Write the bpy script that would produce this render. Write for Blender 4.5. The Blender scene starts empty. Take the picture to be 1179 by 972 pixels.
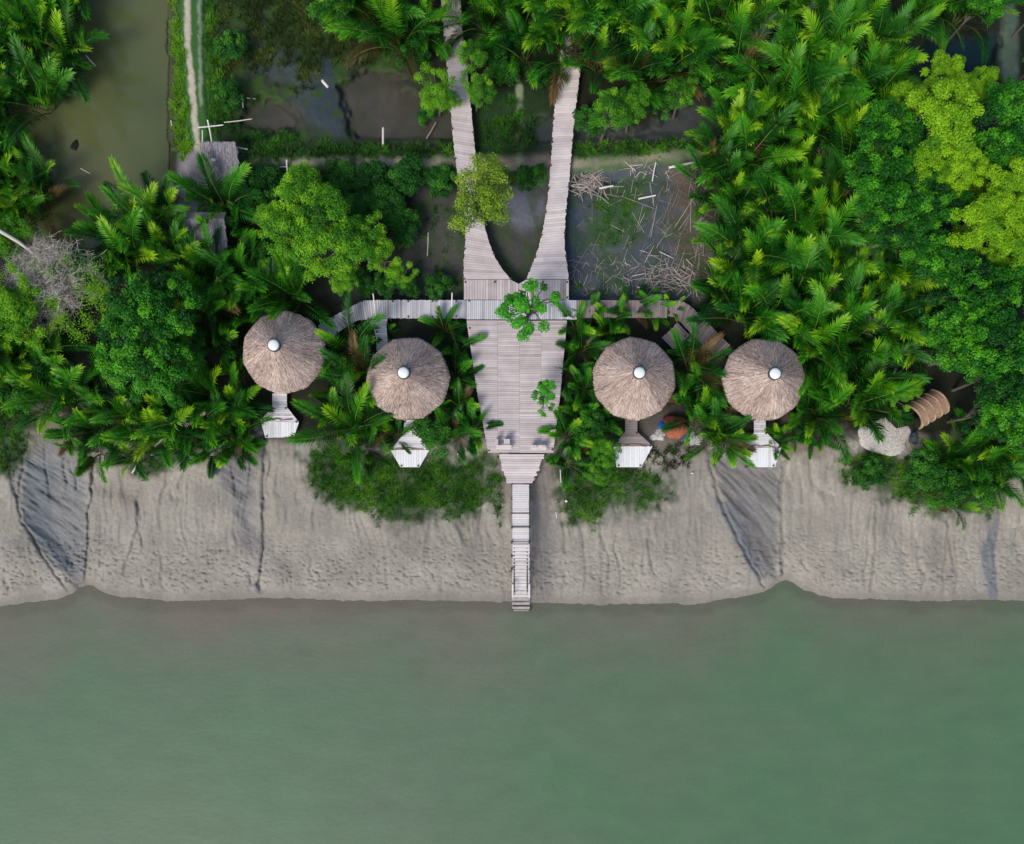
import bpy, math, random
import numpy as np
from mathutils import Vector, Matrix

# ------------------------------------------------------------------ basics
S, H, CX, NY = 0.05, 42.0, 589.5, 590.0          # metres per photo pixel at river level, drone height, nadir
sc = bpy.context.scene
COL = sc.collection
R = math.radians
rnd = random.Random(7)
nrg = np.random.default_rng(11)


def P(px, py, z=0.0):
    k = S * (H - z) / H
    return Vector(((px - CX) * k, -(py - NY) * k, z))


def srgb(r, g, b, f=1.0):
    def c(v):
        v /= 255.0
        return (v / 12.92 if v <= 0.04045 else ((v + 0.055) / 1.055) ** 2.4) * f
    return (c(r), c(g), c(b), 1.0)


# ------------------------------------------------------------------ numpy noise
GRIDS = {}


def vnoise(x, y, seed=0):
    if seed not in GRIDS:
        GRIDS[seed] = np.random.default_rng(seed).random((256, 256))
    g = GRIDS[seed]
    xi, yi = np.floor(x).astype(int), np.floor(y).astype(int)
    fx, fy = x - xi, y - yi
    fx = fx * fx * (3 - 2 * fx)
    fy = fy * fy * (3 - 2 * fy)
    a, b = g[xi % 256, yi % 256], g[(xi + 1) % 256, yi % 256]
    c, d = g[xi % 256, (yi + 1) % 256], g[(xi + 1) % 256, (yi + 1) % 256]
    return (a * (1 - fx) + b * fx) * (1 - fy) + (c * (1 - fx) + d * fx) * fy


def fbm(x, y, seed=0, octv=4):
    t, a, s = 0, 1.0, 0
    for i in range(octv):
        t = t + a * vnoise(x * 2 ** i + 17.3 * i, y * 2 ** i + 5.1 * i, seed + i)
        s += a
        a *= 0.5
    return t / s


def sstep(a, b, x):
    t = np.clip((x - a) / (b - a), 0, 1)
    return t * t * (3 - 2 * t)


def sdist(poly, x, y):
    """signed distance in pixels, positive inside"""
    d = np.full(x.shape, 1e9)
    ins = np.zeros(x.shape, bool)
    n = len(poly)
    for i in range(n):
        x0, y0 = poly[i]
        x1, y1 = poly[(i + 1) % n]
        ex, ey = x1 - x0, y1 - y0
        t = np.clip(((x - x0) * ex + (y - y0) * ey) / (ex * ex + ey * ey + 1e-9), 0, 1)
        d = np.minimum(d, np.hypot(x - x0 - t * ex, y - y0 - t * ey))
        if y0 != y1:
            c = ((y0 > y) != (y1 > y)) & (x < (x1 - x0) * (y - y0) / (y1 - y0) + x0)
            ins ^= c
    return np.where(ins, d, -d)


def ldist(line, x, y):
    d = np.full(x.shape, 1e9)
    for (x0, y0), (x1, y1) in zip(line, line[1:]):
        ex, ey = x1 - x0, y1 - y0
        t = np.clip(((x - x0) * ex + (y - y0) * ey) / (ex * ex + ey * ey + 1e-9), 0, 1)
        d = np.minimum(d, np.hypot(x - x0 - t * ex, y - y0 - t * ey))
    return d


# ------------------------------------------------------------------ mesh helpers
class MB:
    def __init__(s):
        s.v, s.f, s.t = [], [], []

    def add(s, vs, fs, tint=0.5):
        n = len(s.v)
        s.v += [tuple(v) for v in vs]
        s.f += [tuple(i + n for i in f) for f in fs]
        s.t += [tint] * len(fs)

    def prism(s, pts, z0, z1, tint=0.5):
        """pts: 2-D polygon; z1 top (number or list), z0 thickness below"""
        n = len(pts)
        zt = z1 if isinstance(z1, (list, tuple)) else [z1] * n
        vs = [(p[0], p[1], zt[i]) for i, p in enumerate(pts)] + [(p[0], p[1], zt[i] - z0) for i, p in enumerate(pts)]
        a = sum(pts[i][0] * pts[(i + 1) % n][1] - pts[(i + 1) % n][0] * pts[i][1] for i in range(n))
        top = list(range(n)) if a > 0 else list(range(n))[::-1]
        fs = [top, [i + n for i in top[::-1]]]
        for k in range(n):
            i, j = top[k], top[(k + 1) % n]
            fs.append([j, i, i + n, j + n])
        s.add(vs, fs, tint)

    def box(s, c, d, tint=0.5, rz=0.0):
        hx, hy = d[0] / 2, d[1] / 2
        ca, sa = math.cos(rz), math.sin(rz)
        pts = [(c[0] + x * ca - y * sa, c[1] + x * sa + y * ca) for x, y in ((-hx, -hy), (hx, -hy), (hx, hy), (-hx, hy))]
        s.prism(pts, d[2], c[2] + d[2] / 2, tint)

    def tube(s, pts, rad, sides=6, tint=0.5, caps=True):
        pts = [Vector(p) for p in pts]
        rad = rad if isinstance(rad, (list, tuple)) else [rad] * len(pts)
        vs, fs = [], []
        ref = Vector((0.31, 0.17, 0.93))
        for i, p in enumerate(pts):
            d = (pts[min(i + 1, len(pts) - 1)] - pts[max(i - 1, 0)]).normalized()
            if abs(d.dot(ref)) > 0.97:
                ref = Vector((0.9, 0.3, 0.1))
            a = d.cross(ref).normalized()
            b = d.cross(a)
            for k in range(sides):
                w = 2 * math.pi * k / sides
                vs.append(p + (a * math.cos(w) + b * math.sin(w)) * rad[i])
        for i in range(len(pts) - 1):
            for k in range(sides):
                k2 = (k + 1) % sides
                fs.append((i * sides + k, i * sides + k2, (i + 1) * sides + k2, (i + 1) * sides + k))
        if caps:
            fs.append(tuple(range(sides))[::-1])
            fs.append(tuple((len(pts) - 1) * sides + k for k in range(sides)))
        s.add(vs, fs, tint)

    def lathe(s, prof, seg=24, tint=0.5, c=(0, 0, 0), sx=1.0, sy=1.0):
        vs, fs = [], []
        for r, z in prof:
            for k in range(seg):
                w = 2 * math.pi * k / seg
                vs.append((c[0] + r * math.cos(w) * sx, c[1] + r * math.sin(w) * sy, c[2] + z))
        for i in range(len(prof) - 1):
            for k in range(seg):
                k2 = (k + 1) % seg
                fs.append((i * seg + k, i * seg + k2, (i + 1) * seg + k2, (i + 1) * seg + k))
        s.add(vs, fs, tint)

    def mesh(s, name, mat=None, off=None, smooth=False):
        me = bpy.data.meshes.new(name)
        vs = s.v if off is None else [(v[0] - off[0], v[1] - off[1], v[2] - off[2]) for v in s.v]
        me.from_pydata(vs, [], s.f)
        a = me.attributes.new('tint', 'FLOAT', 'FACE')
        a.data.foreach_set('value', np.array(s.t, dtype=np.float32))
        if smooth:
            me.polygons.foreach_set('use_smooth', np.ones(len(s.f), bool))
        if mat:
            me.materials.append(mat)
        me.update()
        return me


def quad_mesh(name, V, tint, mat):
    """V: (N,4,3) array of loose quads (leaves, straws, blades)"""
    n = len(V)
    me = bpy.data.meshes.new(name)
    me.vertices.add(n * 4)
    me.vertices.foreach_set('co', V.reshape(-1).astype(np.float32))
    me.loops.add(n * 4)
    me.loops.foreach_set('vertex_index', np.arange(n * 4, dtype=np.int32))
    me.polygons.add(n)
    me.polygons.foreach_set('loop_start', np.arange(0, n * 4, 4, dtype=np.int32))
    me.update(calc_edges=True)
    a = me.attributes.new('tint', 'FLOAT', 'FACE')
    a.data.foreach_set('value', np.asarray(tint, dtype=np.float32))
    me.materials.append(mat)
    me.validate()
    return me


def link(name, me, parent=None, loc=None):
    o = bpy.data.objects.new(name, me)
    COL.objects.link(o)
    if parent is not None:
        o.parent = parent
    if loc is not None:
        o.location = loc
    return o


def tag(o, label, cat, group=None, kind=None):
    if label:
        o['label'] = label
    if cat:
        o['category'] = cat
    if group:
        o['group'] = group
    if kind:
        o['kind'] = kind
    return o


def empty(name, loc, label, cat, group=None):
    o = bpy.data.objects.new(name, None)
    COL.objects.link(o)
    o.location = loc
    o.empty_display_size = 0.3
    return tag(o, label, cat, group)


def part(name, mb, mat, parent, smooth=False):
    return link(name, mb.mesh(name, mat, off=parent.location, smooth=smooth), parent)


def single(name, mb, mat, label, cat, group=None, smooth=False, at=None):
    """one-mesh thing whose origin sits at its first vertex or AT"""
    at = Vector(at if at is not None else mb.v[0])
    o = link(name, mb.mesh(name, mat, off=at, smooth=smooth))
    o.location = at
    return tag(o, label, cat, group)


KIDS = {}


def copy_tree(o, parent=None):
    c = o.copy()
    COL.objects.link(c)
    if parent is not None:
        c.parent = parent
    for ch in [x for x in bpy.data.objects if x.parent == o] if o.name not in KIDS else KIDS[o.name]:
        copy_tree(ch, c)
    return c


# ------------------------------------------------------------------ materials
class NT:
    def __init__(s, name):
        s.m = bpy.data.materials.new(name)
        s.m.use_nodes = True
        s.n, s.l = s.m.node_tree.nodes, s.m.node_tree.links
        s.b = s.n['Principled BSDF']
        s.out = s.n['Material Output']

    def node(s, t, **kw):
        n = s.n.new(t)
        for k, v in kw.items():
            if k in n.inputs:
                n.inputs[k].default_value = v
            else:
                setattr(n, k, v)
        return n

    def ln(s, a, b):
        s.l.new(a, b)

    def ramp(s, fac, stops):
        r = s.n.new('ShaderNodeValToRGB')
        e = r.color_ramp.elements
        while len(e) < len(stops):
            e.new(0.5)
        for i, (p, c) in enumerate(stops):
            e[i].position = p
            e[i].color = c
        s.ln(fac, r.inputs['Fac'])
        return r.outputs['Color']

    def math(s, op, a, b=None, c=None):
        n = s.n.new('ShaderNodeMath')
        n.operation = op
        for i, v in enumerate((a, b, c)):
            if v is None:
                continue
            if isinstance(v, (int, float)):
                n.inputs[i].default_value = v
            else:
                s.ln(v, n.inputs[i])
        return n.outputs[0]

    def mix(s, fac, a, b, blend='MIX'):
        n = s.n.new('ShaderNodeMix')
        n.data_type = 'RGBA'
        n.blend_type = blend
        for k, v in ((0, fac), (6, a), (7, b)):
            if isinstance(v, (int, float)):
                n.inputs[k].default_value = v
            elif isinstance(v, tuple):
                n.inputs[k].default_value = v
            else:
                s.ln(v, n.inputs[k])
        return n.outputs[2]

    def noise(s, scale, detail=3.0, vec=None, rough=0.55):
        n = s.n.new('ShaderNodeTexNoise')
        n.inputs['Scale'].default_value = scale
        n.inputs['Detail'].default_value = detail
        n.inputs['Roughness'].default_value = rough
        if vec is not None:
            s.ln(vec, n.inputs['Vector'])
        return n.outputs['Fac']

    def coord(s, which='Object', scale=None):
        o = s.n.new('ShaderNodeTexCoord').outputs[which]
        if scale:
            m = s.n.new('ShaderNodeMapping')
            m.inputs['Scale'].default_value = scale
            s.ln(o, m.inputs['Vector'])
            o = m.outputs['Vector']
        return o

    def attr(s, name):
        n = s.n.new('ShaderNodeAttribute')
        n.attribute_name = name
        return n

    def bump(s, h, strength=0.3, dist=0.02):
        n = s.n.new('ShaderNodeBump')
        n.inputs['Strength'].default_value = strength
        n.inputs['Distance'].default_value = dist
        s.ln(h, n.inputs['Height'])
        s.ln(n.outputs['Normal'], s.b.inputs['Normal'])


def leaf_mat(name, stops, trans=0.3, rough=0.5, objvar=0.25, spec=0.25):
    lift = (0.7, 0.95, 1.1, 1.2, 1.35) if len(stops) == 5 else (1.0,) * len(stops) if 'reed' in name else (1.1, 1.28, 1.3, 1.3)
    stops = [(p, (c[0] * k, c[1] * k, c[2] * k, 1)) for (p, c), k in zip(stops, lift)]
    t = NT(name)
    a = t.attr('tint').outputs['Fac']
    rndo = t.n.new('ShaderNodeObjectInfo').outputs['Random']
    f = t.math('ADD', a, t.math('MULTIPLY', t.math('SUBTRACT', rndo, 0.5), objvar))
    col = t.ramp(f, stops)
    t.ln(col, t.b.inputs['Base Color'])
    t.b.inputs['Roughness'].default_value = rough
    t.b.inputs['Specular IOR Level'].default_value = spec
    tr = t.n.new('ShaderNodeBsdfTranslucent')
    t.ln(t.mix(0.6, col, (0.25, 0.5, 0.02, 1), 'MULTIPLY') if False else col, tr.inputs['Color'])
    mx = t.n.new('ShaderNodeMixShader')
    mx.inputs[0].default_value = trans
    t.ln(t.b.outputs[0], mx.inputs[1])
    t.ln(tr.outputs[0], mx.inputs[2])
    t.ln(mx.outputs[0], t.out.inputs['Surface'])
    return t.m


def tint_mat(name, stops, rough=0.8, nscale=6.0, namp=0.3, stretch=None, bump=0.2, spec=0.2, objvar=0.0):
    """colour from the per-face tint plus noise"""
    t = NT(name)
    f = t.attr('tint').outputs['Fac']
    nz = t.noise(nscale, 5.0, t.coord('Object', stretch))
    f = t.math('ADD', f, t.math('MULTIPLY', t.math('SUBTRACT', nz, 0.5), namp))
    if objvar:
        rndo = t.n.new('ShaderNodeObjectInfo').outputs['Random']
        f = t.math('ADD', f, t.math('MULTIPLY', t.math('SUBTRACT', rndo, 0.5), objvar))
    t.ln(t.ramp(f, stops), t.b.inputs['Base Color'])
    t.b.inputs['Roughness'].default_value = rough
    t.b.inputs['Specular IOR Level'].default_value = spec
    if bump:
        t.bump(nz, bump, 0.01)
    return t.m


G = 0.80   # albedo relative to photo value (the light is a little over 1)
M = {}
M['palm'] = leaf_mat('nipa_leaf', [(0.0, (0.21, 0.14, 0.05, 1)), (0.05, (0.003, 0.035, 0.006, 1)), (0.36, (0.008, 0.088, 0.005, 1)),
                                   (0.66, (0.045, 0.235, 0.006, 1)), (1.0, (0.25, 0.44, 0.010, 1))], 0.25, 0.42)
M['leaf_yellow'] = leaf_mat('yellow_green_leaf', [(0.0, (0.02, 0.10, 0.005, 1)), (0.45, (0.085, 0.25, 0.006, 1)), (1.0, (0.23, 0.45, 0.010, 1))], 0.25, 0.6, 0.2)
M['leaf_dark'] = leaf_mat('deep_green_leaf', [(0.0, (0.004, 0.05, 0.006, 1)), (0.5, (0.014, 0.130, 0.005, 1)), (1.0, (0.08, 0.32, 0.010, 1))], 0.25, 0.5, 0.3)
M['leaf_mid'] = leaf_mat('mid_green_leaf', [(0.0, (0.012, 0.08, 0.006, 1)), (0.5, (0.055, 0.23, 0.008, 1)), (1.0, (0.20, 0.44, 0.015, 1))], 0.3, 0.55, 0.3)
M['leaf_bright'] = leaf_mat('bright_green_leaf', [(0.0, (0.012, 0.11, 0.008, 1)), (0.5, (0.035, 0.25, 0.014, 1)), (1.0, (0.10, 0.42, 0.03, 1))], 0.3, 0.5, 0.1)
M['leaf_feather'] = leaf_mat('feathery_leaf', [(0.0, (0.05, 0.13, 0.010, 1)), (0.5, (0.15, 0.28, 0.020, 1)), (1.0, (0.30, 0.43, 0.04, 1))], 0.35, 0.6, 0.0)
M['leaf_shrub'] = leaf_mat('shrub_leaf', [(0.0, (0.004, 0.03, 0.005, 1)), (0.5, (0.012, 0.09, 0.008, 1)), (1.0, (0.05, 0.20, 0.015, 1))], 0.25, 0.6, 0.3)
M['grass'] = leaf_mat('grass_blade', [(0.0, (0.035, 0.045, 0.015, 1)), (0.28, (0.018, 0.075, 0.010, 1)), (0.62, (0.045, 0.17, 0.010, 1)), (1.0, (0.15, 0.34, 0.015, 1))], 0.3, 0.6, 0.0)
M['reed'] = leaf_mat('reed_blade', [(0.0, (0.05, 0.045, 0.025, 1)), (0.4, (0.025, 0.06, 0.012, 1)), (0.75, (0.055, 0.105, 0.015, 1)), (1.0, (0.15, 0.19, 0.03, 1))], 0.3, 0.7, 0.0)
M['stalk'] = tint_mat('palm_stalk', [(0.0, (0.05, 0.06, 0.02, 1)), (1.0, (0.16, 0.22, 0.05, 1))], 0.5)
M['bark'] = tint_mat('tree_bark', [(0.0, (0.06, 0.05, 0.04, 1)), (1.0, (0.26, 0.23, 0.2, 1))], 0.9, 12, 0.6)
M['twig'] = tint_mat('bare_twig', [(0.0, (0.18, 0.16, 0.14, 1)), (1.0, (0.66, 0.61, 0.55, 1))], 0.9, 4, 0.3)
M['deadwood'] = tint_mat('dry_cane', [(0.0, (0.10, 0.085, 0.075, 1)), (0.5, (0.33, 0.295, 0.265, 1)), (1.0, (0.72, 0.68, 0.64, 1))], 0.9, 5, 0.35, objvar=0.6)
M['deck'] = tint_mat('weathered_planks', [(0.0, (0.28, 0.235, 0.225, 1)), (0.4, (0.485, 0.43, 0.43, 1)), (0.7, (0.60, 0.545, 0.545, 1)), (1.0, (0.74, 0.68, 0.66, 1))], 0.75, 1.4, 0.7, (1, 1, 1), 0.15)
M['deck_grey'] = tint_mat('grey_planks', [(0.0, (0.24, 0.23, 0.25, 1)), (0.5, (0.50, 0.50, 0.54, 1)), (1.0, (0.68, 0.68, 0.72, 1))], 0.75, 2.5, 0.4, None, 0.15)
M['deck_dark'] = tint_mat('old_brown_planks', [(0.0, (0.12, 0.10, 0.095, 1)), (0.5, (0.25, 0.21, 0.205, 1)), (1.0, (0.36, 0.31, 0.30, 1))], 0.8, 2.5, 0.4, None, 0.15)
M['jetty'] = tint_mat('bleached_planks', [(0.0, (0.30, 0.27, 0.26, 1)), (0.5, (0.66, 0.63, 0.63, 1)), (1.0, (0.80, 0.78, 0.79, 1))], 0.75, 4, 0.5, None, 0.15)
M['white_boards'] = tint_mat('white_painted_boards', [(0.0, (0.34, 0.29, 0.27, 1)), (0.35, (0.68, 0.68, 0.72, 1)), (0.7, (0.84, 0.86, 0.89, 1)), (1.0, (0.90, 0.92, 0.94, 1))], 0.6, 6, 0.5, None, 0.1)
M['under'] = tint_mat('dark_timber', [(0.0, (0.05, 0.04, 0.035, 1)), (1.0, (0.16, 0.13, 0.11, 1))], 0.9, 8, 0.4)
M['rust'] = tint_mat('rusty_rail', [(0.0, (0.16, 0.06, 0.04, 1)), (1.0, (0.42, 0.25, 0.19, 1))], 0.8, 9, 0.8)
M['thatch'] = tint_mat('dry_thatch', [(0.0, (0.17, 0.125, 0.105, 1)), (0.35, (0.39, 0.305, 0.265, 1)), (0.7, (0.60, 0.485, 0.43, 1)), (1.0, (0.84, 0.72, 0.64, 1))], 0.9, 0.9, 0.4, None, 0.1, 0.1)
M['thatch_grey'] = tint_mat('grey_thatch', [(0.0, (0.08, 0.08, 0.09, 1)), (0.5, (0.22, 0.21, 0.24, 1)), (1.0, (0.42, 0.40, 0.43, 1))], 0.9, 2, 0.3, None, 0.1, 0.1)
M['fascia'] = tint_mat('brown_fascia', [(0.0, (0.14, 0.08, 0.04, 1)), (1.0, (0.36, 0.22, 0.11, 1))], 0.9, 6, 0.5)
M['dome'] = tint_mat('milky_skylight', [(0.0, (0.78, 0.82, 0.82, 1)), (1.0, (0.88, 0.90, 0.89, 1))], 0.25, 3, 0.3, None, 0.0, 0.5)
M['collar'] = tint_mat('dark_collar', [(0.0, (0.03, 0.05, 0.055, 1)), (1.0, (0.10, 0.13, 0.14, 1))], 0.6, 8, 0.4)
M['white'] = tint_mat('white_paint', [(0.0, (0.42, 0.41, 0.38, 1)), (1.0, (0.82, 0.82, 0.80, 1))], 0.6, 8, 0.5)
M['blue'] = tint_mat('blue_plastic', [(0.0, (0.01, 0.05, 0.30, 1)), (1.0, (0.03, 0.14, 0.50, 1))], 0.4, 8, 0.5)
M['pale_blue'] = tint_mat('pale_blue_sheet', [(0.0, (0.16, 0.35, 0.50, 1)), (1.0, (0.62, 0.76, 0.85, 1))], 0.5, 6, 0.9)
M['red'] = tint_mat('faded_red', [(0.0, (0.13, 0.025, 0.02, 1)), (0.5, (0.29, 0.085, 0.05, 1)), (1.0, (0.40, 0.17, 0.10, 1))], 0.85, 4, 1.1, None, 0.4)
M['black'] = tint_mat('charred_wood', [(0.0, (0.008, 0.007, 0.008, 1)), (1.0, (0.04, 0.035, 0.035, 1))], 0.8, 8, 0.5)
M['sack'] = tint_mat('dirty_white_sack', [(0.0, (0.20, 0.22, 0.23, 1)), (1.0, (0.66, 0.66, 0.64, 1))], 0.9, 5, 1.2)
M['sand'] = tint_mat('pale_sand', [(0.0, (0.16, 0.17, 0.17, 1)), (0.5, (0.42, 0.41, 0.38, 1)), (1.0, (0.66, 0.64, 0.58, 1))], 0.95, 13, 2.2, None, 0.9)
M['awning'] = tint_mat('brown_woven_bark', [(0.0, (0.12, 0.075, 0.05, 1)), (0.5, (0.30, 0.20, 0.13, 1)), (1.0, (0.46, 0.33, 0.24, 1))], 0.85, 5, 0.8, (1, 6, 1), 0.3)
M['stone'] = tint_mat('tan_stone', [(0.0, (0.25, 0.19, 0.14, 1)), (1.0, (0.6, 0.5, 0.4, 1))], 0.9, 6, 0.8)

# ------------------------------------------------------------------ terrain
WLX = [-400, 0, 50, 78, 100, 128, 200, 300, 400, 580, 640, 700, 800, 850, 885, 905, 925, 960, 1050, 1140, 1179, 1600]
WLY = [700, 699, 694, 687, 670, 687, 693, 690, 691, 692, 693, 697, 695, 689, 678, 664, 680, 690, 692, 691, 692, 692]
WL_D = np.arange(-400.0, 1600.0, 1.0)
_k = np.exp(-(np.arange(-24, 25) / 9.0) ** 2)
WL_S = np.convolve(np.pad(np.interp(WL_D, WLX, WLY), 24, mode='edge'), _k / _k.sum(), mode='valid')
GUL_L = [(10, 545), (30, 520), (55, 500), (95, 525), (104, 560), (103, 620), (100, 668), (88, 680), (74, 668), (50, 640), (28, 610)]
GUL_R = [(812, 515), (845, 520), (905, 528), (901, 580), (899, 640), (898, 668), (880, 672), (862, 645), (846, 610), (828, 570)]
STREAK = [(228, 505), (304, 492), (302, 600), (299, 688), (284, 645), (264, 590), (240, 545)]
CREASE = [(1128, 635), (1150, 580), (1146, 640), (1149, 690), (1138, 690)]
CRACKS = [[(106, 535), (104, 580), (102, 640), (98, 672)], [(304, 500), (302, 560), (301, 620), (299, 690)], [(160, 565), (158, 610), (142, 660)],
          [(905, 520), (900, 580), (899, 662)], [(818, 530), (828, 575), (846, 615), (866, 655), (880, 678)], [(1158, 560), (1148, 610), (1144, 640), (1149, 690)],
          [(14, 540), (25, 600), (50, 642), (78, 680)], [(690, 600), (700, 640), (702, 665)], [(745, 620), (752, 660)], [(1010, 580), (1008, 640), (1004, 680)], [(1090, 600), (1098, 660)]]
CANAL = [(112, -400), (198, -400), (196, 60), (197, 150), (196, 210), (170, 235), (110, 290), (60, 300), (58, 250), (66, 170), (55, 130), (60, 90), (95, 50)]
CANAL_IN = [(-400, -400), (198, -400), (196, 60), (197, 150), (194, 215), (110, 290), (40, 290), (-40, 230), (-400, 230)]
PONDS = [[(395, 100), (420, 84), (450, 86), (480, 112), (510, 125), (535, 130), (535, 165), (500, 172), (440, 168), (408, 162), (396, 130)],
         [(280, 114), (320, 116), (342, 130), (340, 150), (300, 152), (280, 140)],
         [(612, 140), (640, 135), (680, 150), (740, 152), (790, 122), (835, 118), (850, 165), (740, 170), (660, 178), (612, 170)],
         [(1050, 60), (1090, 40), (1150, 45), (1140, 90), (1070, 100)], [(815, -60), (870, -60), (860, 30), (820, 22)]]
DIKES = [[(222, -400), (221, 60), (226, 120), (232, 185)], [(226, 188), (330, 188), (420, 186), (530, 187), (632, 190), (700, 188), (760, 180), (830, 178)]]
FOOT = [(598, 100), (599, 140), (599, 185)]


def ground_parts(x, y):
    wl = np.interp(x, WL_D, WL_S) + 5 * (fbm(x / 40, y * 0, 91, 3) - 0.5) + 2.6 * (fbm(x / 6, y * 0, 93, 3) - 0.5)
    top = 505 + 12 * (fbm(x / 60, x * 0 + 2, 5, 2) - 0.5)
    t = (wl - y) / (wl - top)
    return wl, t


def ground_z(x, y):
    x, y = np.asarray(x, float), np.asarray(y, float)
    wl, t = ground_parts(x, y)
    z = np.where(t < 0, np.maximum(t * 2.2, -1.6), 1.65 * np.clip(t, 0, 1) ** 0.92)
    bank = sstep(0.0, 0.12, t) * (1 - sstep(0.9, 1.1, t))
    inland = sstep(0.95, 1.15, t)
    # gullies and cracks
    near = 0.25 + 0.75 * sstep(0.0, 0.35, t)
    for g, d in ((GUL_L, 0.36), (GUL_R, 0.36), (CREASE, 0.15)):
        sd = sdist(g, x, y) + 6 * (fbm(x / 9, y / 9, 33, 3) - 0.5)
        z = z - d * (0.35 * sstep(-3, 6, sd) + 0.65 * sstep(-2, 24, sd)) * near * (t > -0.3)
    sd = sdist(STREAK, x, y)
    z = z - (0.24 + 0.45 * (fbm((x * 0.8 + y * 0.6) / 26, (y * 0.8 - x * 0.6) / 4.2, 72, 3) - 0.5)) * sstep(-2, 45, sd) * near
    for i, c in enumerate(CRACKS):
        d = ldist(c, x + 5 * (fbm(x / 8, y / 8, 60 + i, 3) - 0.5) + 6 * (fbm(y / 27, y * 0 + i, 160 + i, 2) - 0.5), y)
        z = z - (0.20 if i in (0, 1, 3, 4) else 0.10) * np.exp(-(d / 1.5) ** 2) * sstep(0, 0.1, t)
    # rills running down to the water, footprints on the lower bank
    wx = x + 16 * (fbm(x / 35, y / 35, 21, 3) - 0.5)
    rid = 1 - np.abs(2 * fbm(wx / 6.5, y / 75, 8, 2) - 1)
    gm = np.maximum(sstep(-4, 6, sdist(GUL_L, x, y)), sstep(-4, 6, sdist(GUL_R, x, y)))
    rill = (1 - gm) * sstep(0.15, 0.45, t) * (0.35 + 0.9 * fbm(x / 70, y / 90, 44, 2))
    rid3 = 1 - np.abs(2 * fbm(wx / 3.2 + y / 40, y / 60, 18, 2) - 1)
    z = z - (0.075 * rid ** 3 + 0.045 * rid3 ** 3) * rill * bank
    rid2 = 1 - np.abs(2 * fbm(wx / 22 + 3.1, y / 160, 14, 2) - 1)
    z = z - 0.20 * np.clip(rid2 - 0.86, 0, 1) / 0.14 * bank * 0.6 * sstep(0.42, 0.6, fbm(x / 50, y / 50, 77, 2))
    z = z + bank * (0.10 * (fbm(x / 26, y / 26, 3, 4) - 0.5) + 0.75 * (fbm(x / 75, y / 110, 4, 2) - 0.5) * sstep(0.05, 0.4, t) * (1 - sstep(0.7, 1.0, t)))
    foot = np.clip(fbm(x / 4.2, y / 3.6, 51, 2) - 0.52, 0, 1)
    z = z - bank * 0.07 * foot * (sstep(0.0, 0.06, t) * (1 - sstep(0.18, 0.42, t)) + 0.18)
    pit = np.clip(fbm(x / 2.4, y / 1.9, 55, 2) - 0.60, 0, 1)
    z = z - bank * 0.30 * pit * (sstep(0.0, 0.06, t) * (1 - sstep(0.2, 0.5, t)) + 0.25)
    # wet gully texture
    for g in (GUL_L, GUL_R):
        m = sstep(-2, 8, sdist(g, x, y))
        ca = 0.80 if g is GUL_L else 0.62
        sa = 0.60 if g is GUL_L else 0.78
        bx = x + 0.0022 * (y - 600) ** 2
        z = z + m * 0.20 * (fbm((bx * ca + y * sa) / 24, (y * ca - bx * sa) / 4.2, 71, 4) - 0.5)
    # inland relief
    z = z + inland * (0.25 * (fbm(x / 30, y / 30, 31, 4) - 0.5))
    marsh = sdist([(470, 195), (850, 195), (860, 350), (640, 345), (360, 350), (290, 200)], x, y)
    z = z - 0.22 * sstep(-5, 15, marsh)
    for i, p in enumerate(PONDS):
        sd = sdist(p, x, y) + 20 * (fbm(x / 10, y / 10, 80 + i, 4) - 0.5)
        z = z - 0.55 * sstep(-8, 8, sd)
    wetm = sdist([(240, -100), (560, -100), (600, 175), (260, 175)], x, y)
    z = z - 0.16 * sstep(-10, 20, wetm) * (1 - inland * 0)
    sd = sdist(CANAL_IN, x, y) + 8 * (fbm(x / 14, y / 14, 90, 3) - 0.5)
    z = z - 1.1 * sstep(-7, 7, sd)
    for d in DIKES:
        dd = ldist(d, x, y)
        z = np.maximum(z, (1.85 - 0.45 * sstep(7, 24, dd)) * (dd < 26) + (dd >= 26) * -9)
    return z


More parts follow.
